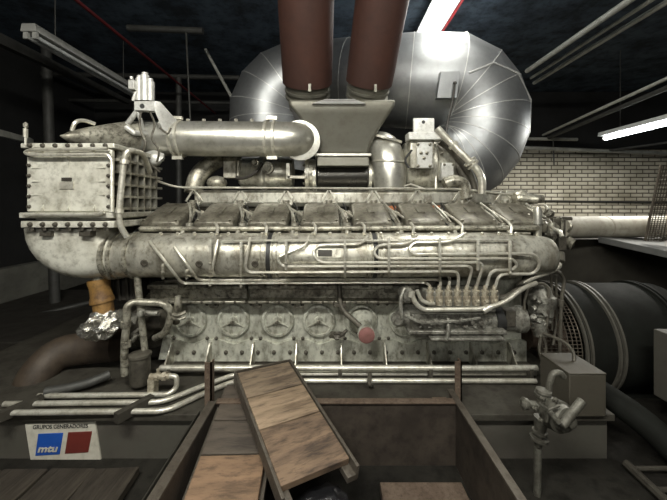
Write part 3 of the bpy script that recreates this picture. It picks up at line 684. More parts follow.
# small fittings on the crankcase between the inspection covers
b = MB()
for px in (170, 212, 256, 298, 340, 383):
    for dx, dy in ((-5, 304), (4, 304), (-4, 337.5), (5, 337.5)): b.bolt((X(px+dx, 2.35), 2.35 if dy < 310 else 2.335, Z(dy, 2.35)), (0, -1, 0), .010, .014)
b.build_each('case_bolt', M_grimy, eng)
for px in (214, 257, 299):
    b = MB(); b.tube([P(px-4, 303, 2.34), P(px-4, 307, 2.32), P(px+4, 307, 2.32), P(px+4, 303, 2.34)], .008, 6, .02); b.build('hinge_clip', M_eng2, eng)
# bolts on the turbocharger flanges
for (px, py, yy, r_, par) in ((306, 173, yt-.02, .15, tb), (441, 166, yt, .225, tb2)):
    b = MB(); c = P(px, py, yy)
    for q in range(12):
        a_ = q*PI/6 + .2
        if math.cos(a_) < .3: b.bolt(Vector((c.x + (0 if par is tb else -.06), c.y + math.cos(a_)*r_, c.z + math.sin(a_)*r_)), (-1, 0, 0), .010, .018)
    b.build_each('flange_nut', M_eng2, par)
# sensor cables tangled above the covers
for k_ in range(7):
    px = 196 + k_*49; b = MB()
    b.tube([P(px, 203, 2.52), P(px+4, 210, 2.45), P(px-3, 217, 2.36), P(px+5, 224, 2.26), P(px+12, 229, 2.2)], .006, 6, .04)
    b.build('sensor_cable', M_black, eng)
    b = MB(); b.tube([P(px-6, 207, 2.5), P(px+6, 214, 2.38), P(px+18, 222, 2.22), P(px+22, 227, 2.13), P(px+21, 234, 2.08)], .0095, 8, .05); b.build('fuel_return_pipe', M_pipe, eng)
b = MB()
for px, a, c in ((528, 214, 226), (545, 205, 214), (569, 222, 232)): b.tube([P(px, a, 2.3), P(px+3, (a+c)/2, 2.27), P(px-1, c, 2.3)], .009, 6, .03); b.mark()
b.blob(P(548, 214, 2.4), (.05, .05, .035), 1, .25, 41); b.mark(); b.blob(P(570, 243, 2.42), (.035, .04, .05), 1, .25, 42)
b.build_each('end_fitting', M_eng2, eng)
# oil filler
b = MB(); b.tube([P(339, 276, 2.25), P(340, 303, 2.22), P(344, 312, 2.2), P(360, 326, 2.17)], R(2.6, 2.2), 12, .06); b.box(X(334, 2.22), X(346, 2.22), 2.2, 2.3, Z(306, 2.22), Z(303, 2.22)); b.build('oil_pipe', M_grimy, eng)
b = MB(); d = Vector((.03, -1, -.10)).normalized(); c = P(362, 319, 2.36)
b.lathe(c, d, [(0, .095), (.05, .09), (.12, .055), (.19, .05), (.2, .057), (.235, .057)], 24); b.build('oil_filler', M_crank, eng)
MB().lathe(c + d*.232, d, [(0, .053), (.015, .052), (.02, .042), (.0205, .01)], 24).build('filler_cap', M_cap, eng, label='faded red filler cap')
b = MB(); b.tube([P(330, 337, 2.25), P(336, 332, 2.22), P(342, 334, 2.22), P(336, 340, 2.22), P(347, 330, 2.22)], .012, 6, .02); b.blob(P(338, 335, 2.24), (.05, .04, .025), 1, .3, 5); b.build('small_cock', M_grimy, eng)

# left end pipework
b = MB(); b.tube([P(137, 272, 2.1), P(138, 285, 2.1), P(145, 352, 2.1)], R(3.2, 2.1), 12); b.build('drain_pipe', M_eng2, eng)
b = MB(); b.tube([P(125, 375, 2.05), P(124, 350, 2.05), P(127, 320, 2.05), P(127, 306, 2.05), P(134, 302, 2.07), P(164, 303, 2.1), P(172, 312, 2.12), P(166, 333, 2.15), P(155, 338, 2.2)], R(3.6, 2.08), 12, .07)
for py in (324, 344, 362): b.cyl(P(126, py-3, 2.05), P(126, py+3, 2.05), R(4.8, 2.05), seg=10)
b.build('coolant_pipe', M_eng2, eng)
b = MB(); b.lathe(P(150, 320, 2.42), (0, -1, 0), [(0, .20), (.02, .2), (.03, .17), (.05, .12), (.12, .10), (.14, .06)], 30); b.lathe(P(150, 320, 2.3), (1, .0, .1), [(-.06, .04), (.0, .07), (.1, .07), (.12, .04)], 14); b.build('water_pump', M_grimy, eng)
b = MB(); b.cyl(P(139, 313, 2.06), P(158, 313.5, 2.06), R(2.6, 2.06)); b.bolt(P(142, 313, 2.02), (0, -1, 0), .02, .03); b.cyl(P(130, 336, 2.1), P(143, 326, 2.1), R(1.8, 2.1)); b.cyl(P(132, 341, 2.1), P(137, 334, 2.1), R(2.5, 2.1)); b.blob(P(131, 319, 2.1), (.05, .05, .045), 1, .25, 8); b.blob(P(120, 316, 2.12), (.04, .05, .05), 1, .25, 9); b.build('valve_cock', M_pump, eng)
b = MB(); c = P(140, 384, 2.06); b.lathe(c, (0, 0, 1), [(0, .05), (.02, .062), (.17, .058), (.175, .066), (.19, .066), (.2, .04)], 20); b.build('strainer_bowl', M_grimy, eng)
b = MB(); b.tube([P(176, 322, 2.2), P(178, 308, 2.14), P(178, 296, 2.14)], [R(4, 2.1), R(3.6, 2.1), R(3, 2.1)], 12, .05); b.tube([P(170, 312, 2.13), P(177, 316, 2.11), P(186, 312, 2.13)], R(2, 2.1), 8, .05); b.tube([P(171, 317, 2.13), P(178, 320, 2.11), P(186, 317, 2.13)], R(1.6, 2.1), 8, .05); b.build('hose_clamp', M_eng2, eng)
b = MB(); b.prism([P(158, 360, 2.3), P(163, 337, 2.3), P(171, 337, 2.3), P(171, 360, 2.3)], (0, .3, 0)); b.build('front_foot', M_crank, eng, bevel=.005)
b = MB(); b.tube([P(98, 268, 2.12), P(99, 279, 2.12)], R(6, 2.12), 16); b.bolt(P(88, 273, 2.12), (0, 0, 1), .02, .02); b.build('water_outlet', M_eng2, eng)
b = MB()
for px in (112, 118, 126, 133): b.tube([P(px, 276, 2.2), P(px+2, 300, 2.25)], R(1.5, 2.2), 6)
b.box(X(108, 2.25), X(136, 2.25), 2.25, 2.4, Z(300, 2.25), Z(278, 2.25)); b.build('hanger', M_dark, eng)

# right end pipework
b = MB(); y = 2.2
b.lathe(P(537.5, 250, y), (0, 0, 1), [(R(a, y), R(c, y)) for a, c in ((0, 6), (3, 6), (3.1, 4.2), (9, 4.2), (9.1, 5), (11, 5), (11.1, 3.8), (26, 3.8), (26.1, 5.2), (29, 5.2), (29.1, 4), (38, 4.2), (43, 3))], 16)
b.build('thermostat_pipe', M_silver, eng)
b = MB(); y = 2.36
b.box(X(553, y), X(566, y), y, y+.12, Z(238, y), Z(219, y)); b.box(X(557, y), X(565, y), y-.02, y+.08, Z(250, y), Z(236, y)); b.cyl(P(561, 253, y), P(561, 262, y-.05), R(3.4, y)); b.box(X(545, y), X(575, y), y+.02, y+.12, Z(220.5, y), Z(217, y))
b.box(X(533, y), X(552, y), y-.06, y+.1, Z(251, y), Z(247, y)); b.build('actuator', M_grimy, eng, bevel=.005)
b = MB()
for pts in (((541, 231), (553, 231), (556, 238), (548, 246)), ((545, 237), (548, 242), (545, 250)), ((549, 222), (552, 227), (549, 232)), ((556, 219), (561, 217), (563, 223), (561, 236)), ((555, 224), (553, 230), (556, 238))):
    b.tube([P(*p, 2.3) for p in pts], R(1.2, 2.3), 6, .04)
b.lathe(P(551, 229, 2.34), (0, -1, 0), [(0, .05), (.02, .05), (.03, .03), (.05, .03)], 14); b.lathe(P(546, 237, 2.34), (0, -1, 0), [(0, .035), (.04, .03), (.05, .01)], 12)
b.build('gauge_line', M_eng2, eng)
b = MB(); b.tube([P(553, 261, 2.15), P(562, 265, 2.1), P(554, 271, 2.1), P(536, 277, 2.1), P(524, 283, 2.1)], R(1.8, 2.1), 8, .03); b.build('breather_pipe', M_pipe, eng)
b = MB(); b.tube([P(552, 271, 2.2), P(559, 271.5, 2.2), P(564.5, 279, 2.2), P(561.5, 300, 2.2), P(559, 372, 2.2)], R(1.7, 2.2), 8, .06); b.cyl(P(561.5, 300, 2.2), P(561, 306, 2.2), R(2.6, 2.2)); b.build('breather_pipe', M_grimy, eng)
b = MB(); b.tube([P(535, 284, 2.12), P(544, 283, 2.12), P(549, 290, 2.12), P(547, 325, 2.12), P(542, 336, 2.12)], R(1.6, 2.1), 8, .06); b.tube([P(530, 286, 2.08), P(524, 300, 2.08), P(525, 325, 2.08), P(534, 329, 2.1)], R(1.4, 2.1), 8, .06)
b.tube([P(549, 265, 2.2), P(552, 285, 2.2), P(552, 330, 2.2)], R(1.3, 2.1), 8, .06); b.tube([P(556, 275, 2.25), P(557, 320, 2.25), P(553, 345, 2.22)], R(1.2, 2.1), 8, .06); b.build('fuel_line', M_grimy, eng)
b = MB(); y = 2.14
b.lathe(P(540, 326, y+.05), (.05, 0, 1), [(0, .04), (.04, .065), (.06, .055), (.08, .075), (.12, .075), (.14, .085), (.2, .085), (.22, .06), (.26, .05), (.28, .03)], 14)
for k in range(9): b.blob(P(534+(k*5) % 15, 298+k*3.2, y-.02), (.022, .02, .018), 1, .3, k+20)
b.cyl(P(538, 322, y), P(541, 335, y), .04, seg=10); b.build('feed_pump', M_pump, eng)
b = MB(); b.tube([P(541, 336, 2.1), P(539, 350, 2.1), P(542, 360, 2.1)], .010, 6, .03); b.tube([P(543, 333, 2.1), P(565, 342, 2.0), P(574, 352, 1.95), P(574, 362, 1.92)], .010, 6, .08); b.tube([P(543, 336, 2.1), P(547, 348, 2.1), P(541, 366, 2.1)], .008, 6, .05); b.build('cable', M_grimy, eng)

# ---------------------------------------------------------------- exhaust hood, stacks, duct
hood = thing('exhaust_hood', 'grey sheet-metal hood gathering both brown stacks above the engine', 'hood', P(343, 165, 2.85))
y0, y1 = 2.62, 3.05
b = MB()
def rect(pxa, pxb, py, ya, yb): return [Vector((X(pxa, ya), ya, Z(py, ya))), Vector((X(pxb, ya), ya, Z(py, ya))), Vector((X(pxb, ya), yb, Z(py, ya))), Vector((X(pxa, ya), yb, Z(py, ya)))]
b.rings([rect(319, 368, 154, 2.66, 3.0), rect(316, 371, 144, 2.64, 3.02), rect(309, 378, 131, 2.60, 3.04), rect(297, 389, 114, 2.56, 3.05), rect(289, 395, 105, 2.53, 3.05), rect(288, 396, 99, 2.53, 3.05)])
b.build('funnel', M_hood, hood, bevel=.02)
b = MB(); b.rings([rect(317, 369, 166, 2.64, 3.02), rect(317, 369, 153.5, 2.64, 3.02)]); b.build('hood_neck', M_hood, hood, bevel=.006)
b = MB(); b.rings([rect(314.5, 371.5, 156, 2.62, 3.03), rect(314.5, 371.5, 153, 2.62, 3.03)]); b.build('hood_flange', M_silver, hood, bevel=.004)
b = MB(); b.prism([P(312, 103.5, 2.50), P(366, 103.5, 2.50), P(354, 99, 2.55), P(325, 99, 2.55)], (0, .05, 0)); b.build('top_lip', M_seam, hood)
for (xa, xt, lab) in (((307.5, 52), (306, 62), 'brown lagged exhaust stack, left of the pair rising from the grey hood'), ((369, 49), (382, 63), 'brown lagged exhaust stack, right of the pair rising from the grey hood')):
    yb = 2.78; c0 = Vector((X(xa[0], yb), yb, Z(82, yb))); r0 = R(xa[1]/2, yb-.15)
    ytp = 2.42; c1 = Vector((X(xt[0], ytp), ytp, Z(0, ytp)))
    d = (c1-c0); c2 = c0 + d*1.42
    if c2.z > 3.6: c2 = c0 + d*((3.6-c0.z)/d.z)
    st = thing('exhaust_stack', lab, 'exhaust pipe', c0, 'brown exhaust stacks')
    MB().cyl(c0, c2, r0, seg=40).build('lagging', M_stack, st)
    dn = d.normalized()
    b = MB(); b.lathe(c0 - dn*.17, dn, [(-.06, r0*.78), (.02, r0*.82), (.10, r0*.88), (.20, r0*.94)], 36); b.build('collar', M_hood, st, label='grey metal collar')
    b = MB()
    for h in (.045, .10): b.lathe(c0 - dn*(h+.03), dn, [(0, r0*.8), (.002, r0*.93), (.022, r0*.93), (.024, r0*.8)], 36).mark()
    b.mark(); b.box(c0.x+r0*.1, c0.x+r0*.2, c0.y-r0*.98, c0.y-r0*.8, c0.z-.15, c0.z-.09)
    b.build_each('band_clamp', M_hood, st)

# large silver duct
dk = thing('silver_duct', 'large galvanised sheet-metal duct arching behind the engine top', 'duct', P(400, 120, 3.6))
def duct_path():
    q = []
    # left leg, left bend, straight, right bend, return to the engine
    q.append((270, 172, 3.97, 38)); q.append((270, 150, 3.97, 38)); q.append((269, 122, 3.97, 39))
    for a in (165, 145, 125, 105): q.append((305+math.cos(math.radians(a))*37.5, 119-math.sin(math.radians(a))*37.5, 3.95, 39))
    for px in (320, 350, 380, 410): q.append((px, 82.5, 3.92-(px-320)*.0035, 39.5+(px-320)*.075))
    for a in (75, 55, 35, 15, -5, -25, -45, -60, -75, -90, -105): k = (75-a)/135; q.append((440+math.cos(math.radians(a))*(46-9*k), 128-math.sin(math.radians(a))*(46-6*k), 3.56-(75-a)*.0003, 47.5-6*k))
    return q
dq = duct_path()
pts = [P(px, py, y) for px, py, y, r in dq]; rs = [R(r, y-.0) * .97 for px, py, y, r in dq]
MB().sweep(pts, rs, 40, True).build('duct_shell', M_duct, dk, angle=14)
b = MB()
for i in list(range(2, 7)) + [8, 10] + list(range(11, 20)):
    t = (pts[min(i+1, len(pts)-1)] - pts[i-1]).normalized()
    b.lathe(pts[i] - t*.006, t, [(0, rs[i]*.99), (.001, rs[i]*1.006), (.007, rs[i]*1.006), (.008, rs[i]*.99)], 40, caps=False).mark()
b.build_each('duct_seam', M_seam, dk)
sp = []
for k, i in enumerate(range(11, 17)):
    a_ = math.radians((75, 55, 35, 15, -5, -25)[k]); th = math.radians((-10, 14, 37, 57, 72, 82)[k])
    out = Vector((math.cos(a_)*math.sin(th), -math.cos(th), math.sin(a_)*math.sin(th))); sp.append(pts[i] + out*rs[i]*1.010)
MB().tube(sp, .0095, 6).build('lap_joint', M_seam, dk, label='bright lengthwise lap joint')
y = 3.045
b = MB(); b.prism([P(441, 71, y), P(460, 71, y), P(457, 98, y+.02), P(437, 98, y+.02)], (0, .06, 0)); b.build('patch_plate', M_duct, dk, bevel=.002)
b = MB(); b.tube([P(455, 83, 3.03), P(453, 100, 3.02), P(447, 125, 2.95), P(446, 136, 2.8)], R(1.1, 3.0), 6, .1); b.blob(P(455, 83, 3.03), (.02, .02, .02), 1); b.build('sensor_cable', M_dark, dk)

# ---------------------------------------------------------------- base frame
skid = thing('base_frame', 'long dark steel base frame under the engine with a maker sign', 'frame', (-.3, 2.7, 0))
b = MB(); b.box(-2.6, 1.55, 1.80, 3.7, .225, .262); b.build('top_plate', M_skid, skid, bevel=.004)
b = MB(); b.box(-2.58, -.72, 1.83, 1.87, .0, .226); b.box(.70, 1.53, 1.83, 1.87, 0, .226); b.box(-.72, .70, 1.96, 2.0, 0, .226); b.build('front_web', M_skid2, skid)
b = MB(); b.box(-2.58, 1.53, 3.6, 3.64, 0, .226); b.box(-2.58, -2.54, 1.85, 3.62, 0, .226); b.box(1.49, 1.53, 1.85, 3.62, 0, .226); b.build('side_web', M_skid2, skid)
# sign
ys = 1.822
def sp_(px, py, y=ys): return P(px, py, y)
b = MB(); b.prism([sp_(25, 424.5), sp_(95, 422), sp_(101, 461), sp_(31, 463)], (0, .012, 0)); sg = b.build('sign_plate', M_sign, skid, label='white maker sign with a blue and a red square')
b = MB(); b.prism([sp_(38, 434, ys-.003), sp_(63, 433, ys-.003), sp_(59.5, 454.5, ys-.003), sp_(35, 456, ys-.003)], (0, .004, 0)); b.build('blue_panel', M_blue, sg, bevel=.002)
b = MB(); b.prism([sp_(68, 432.5, ys-.003), sp_(92, 431.5, ys-.003), sp_(88, 452.5, ys-.003), sp_(64.5, 454, ys-.003)], (0, .004, 0)); b.build('red_panel', M_sred, sg, bevel=.002)
def text(s, name, px0, px1, py, h, y, m, shear=0.0, bold=0.0, tilt=0.0):
    c = bpy.data.curves.new(name, 'FONT'); c.body = s; c.size = 1; c.shear = shear; c.extrude = .01; c.offset = bold
    o = bpy.data.objects.new(name, c); COL.objects.link(o)
    dg = bpy.context.evaluated_depsgraph_get(); dg.update()
    me = bpy.data.meshes.new_from_object(o.evaluated_get(dg))
    bpy.data.objects.remove(o)
    lo = [min(v.co[i] for v in me.vertices) for i in range(2)]; hi = [max(v.co[i] for v in me.vertices) for i in range(2)]
    w, hh = X(px1, y)-X(px0, y), R(h, y)
    for v in me.vertices:
        a = (v.co.x-lo[0])/(hi[0]-lo[0]); bb = (v.co.y-lo[1])/(hi[1]-lo[1])
        v.co = Vector((a*w, -v.co.z*.1, bb*hh + a*tilt))
    me.materials.clear(); me.materials.append(m)
    o = bpy.data.objects.new(name, me); COL.objects.link(o); o.parent = sg
    o['_w'] = [0, 0, 0]; o.location = P(px0, py, y) - Vector(sg['_w'])
    return o
text('GRUPOS GENERADORES', 'sign_lettering', 33, 88, 429.2, 4.0, ys-.002, M_ink, 0, .004, R(1.4, ys))
text('mtu', 'logo_lettering', 37.5, 58, 452.6, 6.2, ys-.006, M_sign, .25, .03, R(.6, ys))

# service pipes along the base frame
G = 'service pipes along the base frame'
def service(label, pts, r, m=M_pipe, fl=.06):
    return tag(MB().tube(pts, r, 12, fl).build('service_pipe', m), label, 'pipe', G)
def G3(px, py, z=.285): y = Yz(py, z); return Vector((X(px, y), y, z))
a = service('thick upper service pipe right below the engine feet', [Vector((X(160, 2.17), 2.17, .335)), Vector((X(537, 2.17), 2.17, .335))], .019)
b = MB()
for px in (170, 340, 430, 530): b.box(X(px, 2.17)-.012, X(px, 2.17)+.012, 2.15, 2.19, .262, .335).mark()
b.build_each('pipe_support', M_grimy, a)
service('middle service pipe that bends down to the left above the sign', [G3(536, 373), G3(236, 374), G3(203, 386), G3(162, 402), G3(4, 404)], .015)
service('lowest service pipe nearest the pit, bending down to the left above the sign', [G3(536, 381), G3(236, 380.5), G3(205, 393), G3(166, 411), G3(-10, 413)], .015)
service('short service pipe curling up to the brass valve at the left', [Vector((X(168, 1.98), 1.98, Z(376, 1.98))), Vector((X(177, 1.98), 1.98, Z(376, 1.98))), Vector((X(176.5, 1.98), 1.98, Z(388, 1.98))), G3(168, 394.5), G3(38, 396)], .015)
v = MB(); yv = 1.98
v.cyl(P(150, 376.5, yv), P(170, 376, yv), R(3.2, yv), seg=10); v.cyl(P(163, 376, yv), P(167, 376, yv), R(4.4, yv), seg=6); v.cyl(P(156, 376.5, yv), P(159, 376.5, yv), R(4.2, yv), seg=6); v.cyl(P(158, 373, yv), P(158, 369, yv), R(1.6, yv)); v.box(X(150, yv), X(156, yv), yv-.03, yv+.03, .262, Z(377, yv))
tag(v.build('pipe_valve', M_beige), 'small brass valve on the curled service pipe', 'valve')
for px, py, lab in ((20, 404, 'dark strap clamping the service pipes far left above the sign'), (135, 404, 'dark strap clamping the service pipes right above the sign edge')):
    b = MB(); y = Yz(py, .31); b.obox((X(px, y), y, .287), (.04, .20, .05), Matrix.Rotation(-.5, 3, 'Z')); tag(b.build('pipe_strap', M_skid), lab, 'strap')
b = MB(); b.tube([G3(370, 374, .325), G3(369, 384, .31), G3(372, 386, .275)], .014, 8, .03); tag(b.build('pipe_bracket', M_grimy), 'small bent bracket on the service pipes behind the pit', 'bracket')
b = MB(); b.tube([Vector((X(110, 2.1), 2.1, .33)), G3(92, 382, .31), G3(70, 388, .30), G3(45, 392, .30)], R(4.5, 2.0), 12, .15); tag(b.build('drain_hose', M_dimsteel), 'grey hose lying on the frame left of the strainer bowl', 'hose')

# rusty brown pipe at far left with foil wrap and ochre sleeve
pp = thing('cooling_water_pipe', 'big brown cooling water pipe bending to the floor at left', 'pipe', (X(70, 2.4), 2.4, .0))
MB().tube([P(118, 345, 2.35), P(85, 348, 2.35), P(58, 352, 2.3), P(38, 372, 2.2), P(26, 400, 2.15), P(22, 412, 2.12)], R(15.5, 2.3), 24, .2).build('pipe_bend', M_pipe_rust, pp, angle=50)
sl = MB(); ax = (P(104, 314, 2.14) - P(98, 279, 2.14)).normalized(); c = P(98.5, 279, 2.14)
sl.lathe(c, ax, [(0, .064), (.02, .066), (.05, .06), (.11, .062), (.13, .07), (.15, .07), (.152, .06), (.24, .058)], 24)
sl.build('ochre_sleeve', M_ochre, pp, label='ochre yellow hose sleeve')
b = MB(); c = P(102, 325, 2.1); rnd = random.Random(4)
g = bmesh.ops.create_icosphere(b.bm, subdivisions=3, radius=1)
Mr = Matrix.Rotation(-.35, 3, 'Y')
for v_ in g['verts']:
    k = 1 + rnd.uniform(-.2, .2); p = Vector((v_.co.x*.125, v_.co.y*.085, v_.co.z*.085)) * k; v_.co = c + Mr @ p
b.build('foil_wrap', M_foil, pp, angle=10, label='crinkled silver foil wrap')

# ---------------------------------------------------------------- pit
pit = thing('steel_pit', 'rectangular steel-plate pit in front of the engine, open at the top', 'pit', (0, 1.6, .0))
PXL, PXR, PYF, zr = -.622, .672, 1.78, .337
b = MB(); b.box(PXL, PXR, PYF, PYF+.012, 0.0, zr); b.build('back_plate', M_pit, pit)
b = MB(); b.box(PXR, PXR+.012, .75, PYF+.1, 0.0, zr); b.build('side_plate', M_pit, pit)
b = MB(); b.box(PXL-.012, PXL, .75, PYF+.0, 0.0, zr); b.build('side_plate', M_pit, pit)
b = MB(); b.box(PXR-.005, PXR+.03, .75, PYF+.12, zr, zr+.012); b.box(PXR+.018, PXR+.03, .75, PYF+.12, zr-.05, zr); b.build('rim_angle', M_angle, pit, bevel=.002)
b = MB(); b.box(PXL-.04, PXL+.005, .75, PYF, zr, zr+.012); b.box(PXL-.04, PXL-.028, .75, PYF, zr-.06, zr); b.build('rim_angle', M_angle, pit, bevel=.002)
b = MB(); b.box(PXL, PXR, PYF-.012, PYF+.03, zr, zr+.010); b.build('rim_angle', M_rust, pit, bevel=.002)
b = MB(); b.box(.24, .64, 1.28, 1.62, .0, .045); tag(b.build('floor_plate', M_rust, bevel=.003), 'reddish rusty plate lying on the pit bottom', 'plate')
b = MB(); b.box(-.30, -.24, 1.60, 1.66, .27, .3)
b.bm.free()
for px, py0, py1, lab, yy in ((458, 361, 404, 'short rusty post at the far right corner of the pit', 1.91), (208.5, 362, 404, 'short rusty post at the far left corner of the pit', 1.815)):
    x = X(px, yy); b = MB(); w = R(3.4, yy)
    b.box(x-w, x+w, yy-.008, yy+.0, .262, Z(py0, yy)); b.box(x+w-.008, x+w, yy-.008, yy+.04, .262, Z(py0, yy))
    for k in range(3): b.bolt((x-w*.2, yy-.008, Z(py0+6+k*10, yy)), (0, -1, 0), .006, .006)
    tag(b.build('steel_post', M_rust), lab, 'post', 'pit corner posts')
b = MB(); b.box(X(432, 1.9), X(446, 1.9), 1.84, 1.90, .262, .30); tag(b.build('steel_bracket', M_rust), 'small rusty bracket at the right end of the pit rim', 'bracket')

# tilted wooden cover
def cover_thing(name, label, c, rot, w, h, boards, group, frame_m=M_angle, lip=.03):
    rootv = Vector(c)
    t = thing(name, label, 'cover', c, group)
    t.rotation_euler = rot.to_euler()
    def tr(mb):
        for v in mb.bm.verts: v.co = rootv + v.co
        return mb
    for (m, t0, t1, lab) in boards:
        b = MB(); b.box(-w/2+.014, w/2-.014, h/2 - h*t1 + .0035, h/2 - h*t0 - .0035, -.006, .026)
        tr(b).build('board', m, t, bevel=.003, label=lab)
    for s in (-1, 1):
        b = MB(); xa, xb2 = (s*w/2-.010, s*w/2+.004) if s > 0 else (s*w/2-.004, s*w/2+.010)
        b.box(xa, xb2, -h/2-.05*(1 if s > 0 else 1), h/2, -.03, lip)
        b.box(min(s*w/2, s*(w/2-.05)), max(s*w/2, s*(w/2-.05)), -h/2-.05, h/2, -.034, -.006)
        tr(b).build('frame_bar', frame_m, t, bevel=.002)
    b = MB(); b.box(-w/2, w/2, h/2, h/2+.008, -.03, lip); tr(b).build('end_bar', frame_m, t)
    return t
rot = Matrix(((.8688, -.4812, .1164), (.4942, .8569, -.1467), (-.0291, .1850, .9823)))
rot = (rot.to_quaternion().normalized()).to_matrix()
cover_thing('wooden_cover', 'tilted wooden cover of three light boards in an angle-iron frame', (-.2319, 1.6724, .345), rot, .345, .72,
    [(M_wood_b, 0, .30, None), (M_wood, .30, .60, 'lightest board'), (M_wood_c, .60, 1.0, 'browner worn board')], 'wooden pit covers', lip=.034)
cz = Matrix.Rotation(.03, 3, 'Z') @ Matrix.Rotation(.21, 3, 'X')
cover_thing('wooden_cover', 'dark wooden cover with one orange-brown board sloping under the tilted cover', (-.445, 1.60, .275), cz, .32, .66,
    [(M_wood_d, 0, .38, 'dark grey board'), (M_wood_d, .38, .66, 'blackened board'), (M_wood_o, .66, 1.0, 'orange-brown board')], 'wooden pit covers', lip=.0)
# plastic wrapped bundle
b = MB(); b.tube([Vector((-.16, 1.36, .09)), Vector((-.08, 1.37, .12)), Vector((.0, 1.40, .125)), Vector((.055, 1.42, .11))], [.06, .085, .08, .05], 12)
rnd = random.Random(9)
bmesh.ops.subdivide_edges(b.bm, edges=b.bm.edges[:], cuts=2, use_grid_fill=True)
for v_ in b.bm.verts: v_.co += Vector((rnd.uniform(-1, 1), rnd.uniform(-1, 1), rnd.uniform(-1, 1))) * .006
for v_ in b.bm.verts: v_.co.z = max(v_.co.z, .0)
tag(b.build('plastic_bundle', M_plastic, angle=60), 'shiny black plastic bundle under the low end of the tilted cover', 'bundle')
b = MB(); b.box(-.45, .15, 1.1, 1.3, .0, .04); b.bm.free()

# floor planks bottom left
plk = [(-1, .0, 'leftmost of the grimy planks below the sign'), (0, 0, 'second grimy plank from the left below the sign'), (1, 0, 'third grimy plank from the left, under the sign'), (2, 0, 'fourth grimy plank, under the right edge of the sign'), (3, 0, 'widest pale-edged plank, rightmost of those below the sign')]
for i, (k, dz, lab) in enumerate(plk):
    x = -2.06 + i*.245
    b = MB(); z0 = .0; b.obox((x, 1.33, .022 + i*.003), (.225, .74, .04), Matrix.Rotation(.03*(i-2), 3, 'Z') if i in (1, 4) else None)
    tag(b.build('floor_plank', M_plank, bevel=.004), lab, 'plank', 'floor planks below the sign')
b = MB(); b.prism([(-.86, 1.76, .0), (-.72, 1.78, .0), (-.705, 1.78, .30), (-.735, 1.76, .26)], (0, -.9, 0)); tag(b.build('steel_sheet', M_skid, bevel=.003), 'dark sloping steel sheet along the left side of the pit', 'sheet')

# ---------------------------------------------------------------- right foreground
bx = thing('junction_box', 'olive grey steel box on the base frame right of the engine', 'box', (1.385, 1.9, .262))
b = MB(); b.box(1.286, 1.485, 1.78, 2.03, .262, .49); b.build('box_body', M_box, bx, bevel=.005)
b = MB(); b.box(1.284, 1.487, 1.778, 2.032, .49, .497); b.build('box_lid', M_box, bx, bevel=.003)
hp = thing('hand_pump', 'grey cast hand pump with a stub handle beside the olive box', 'pump', (1.03, 1.58, 0))
y = 1.6
b = MB(); ax = Vector((.3, -1, .12))
b.lathe(P(547, 410, y+.0), ax, [(0, R(11, y)), (.03, R(14.5, y)), (.075, R(14.5, y)), (.08, R(12.5, y)), (.10, R(11, y)), (.105, R(6, y)), (.13, R(5, y)), (.135, R(2, y))], 28)
for k in range(3):
    a = k*PI*2/3 + .4; d = Vector((math.cos(a), 0, math.sin(a))); b.tube([P(548.5, 410, y-.11), P(548, 410, y-.10) + d*R(11, y)], R(1.4, y), 6)
b.lathe(P(521, 403, y), (1, 0, -.15), [(0, R(3, y)), (.012, R(6, y)), (.03, R(5.5, y)), (.035, R(3.4, y)), (.10, R(4.5, y))], 12)
b.lathe(P(543, 397, y), (.1, 0, 1), [(-.02, R(5, y)), (0, R(5, y)), (.001, R(7.5, y)), (.014, R(8, y)), (.016, R(5, y)), (.022, R(5, y)), (.023, R(7.5, y)), (.035, R(7, y)), (.04, R(3.2, y))], 14)
b.lathe(P(538, 446, y), (.12, 0, 1), [(0, R(3.5, y)), (.03, R(4, y)), (.031, R(8.5, y)), (.044, R(8.5, y)), (.046, R(4, y)), (.062, R(4.2, y)), (.063, R(7, y)), (.075, R(7, y)), (.076, R(5, y)), (.14, R(7, y))], 14)
b.build('pump_body', M_pumph, hp)
b = MB(); b.tube([P(538, 447, y), Vector((X(537, y), y, .0))], R(3.6, y), 10); b.build('standpipe', M_pumph, hp)
b = MB()
for k in range(6):
    a = k*PI/3 + .1; b.bolt(P(547.5+12.5*math.cos(a), 410+12.5*math.sin(a), y-.07), ax, .010, .016)
b.build_each('pump_bolt', M_pumph, hp)
b = MB(); b.tube([P(557, 421, y-.12), P(562, 425, y-.13), P(582, 401, y-.09)], [R(3, y), R(4.2, y), R(3.8, y)], 14, .0); b.cyl(P(549, 411, y-.11), P(559, 423, y-.13), R(2.6, y)); b.build('handle', M_pumph, hp)
b = MB(); b.tube([P(549, 394, y), P(549, 384, y), P(553, 373, y), P(560, 372.5, y), P(564, 377, y)], R(3, y), 12, .05); b.build('outlet_hook', M_pumph, hp)

# alternator
al = thing('alternator', 'dark round alternator with two pale rings behind the olive box', 'alternator', (2.3, 2.75, 0))
cz_, cy_ = .36, 2.66; Rr = .42
b = MB(); b.lathe((1.735, cy_, cz_), (1, 0, 0), [(0, Rr*.93), (.0, Rr*.98), (.85, Rr*.98), (.9, Rr*.9)], 64); b.box(1.9, 2.6, 2.4, 2.95, 0.0, .1); b.build('alternator_body', M_alt, al, angle=50)
for x, nm in ((1.735, 'ring'), (1.96, 'ring'), (2.42, 'ring')):
    b = MB()
    for d in (0, .035): b.lathe((x+d, cy_, cz_), (1, 0, 0), [(0, Rr*.97), (.001, Rr*1.025), (.015, Rr*1.025), (.016, Rr*.97)], 72)
    b.build('stiffening_ring', M_ring if x < 2.4 else M_alt, al, angle=40)
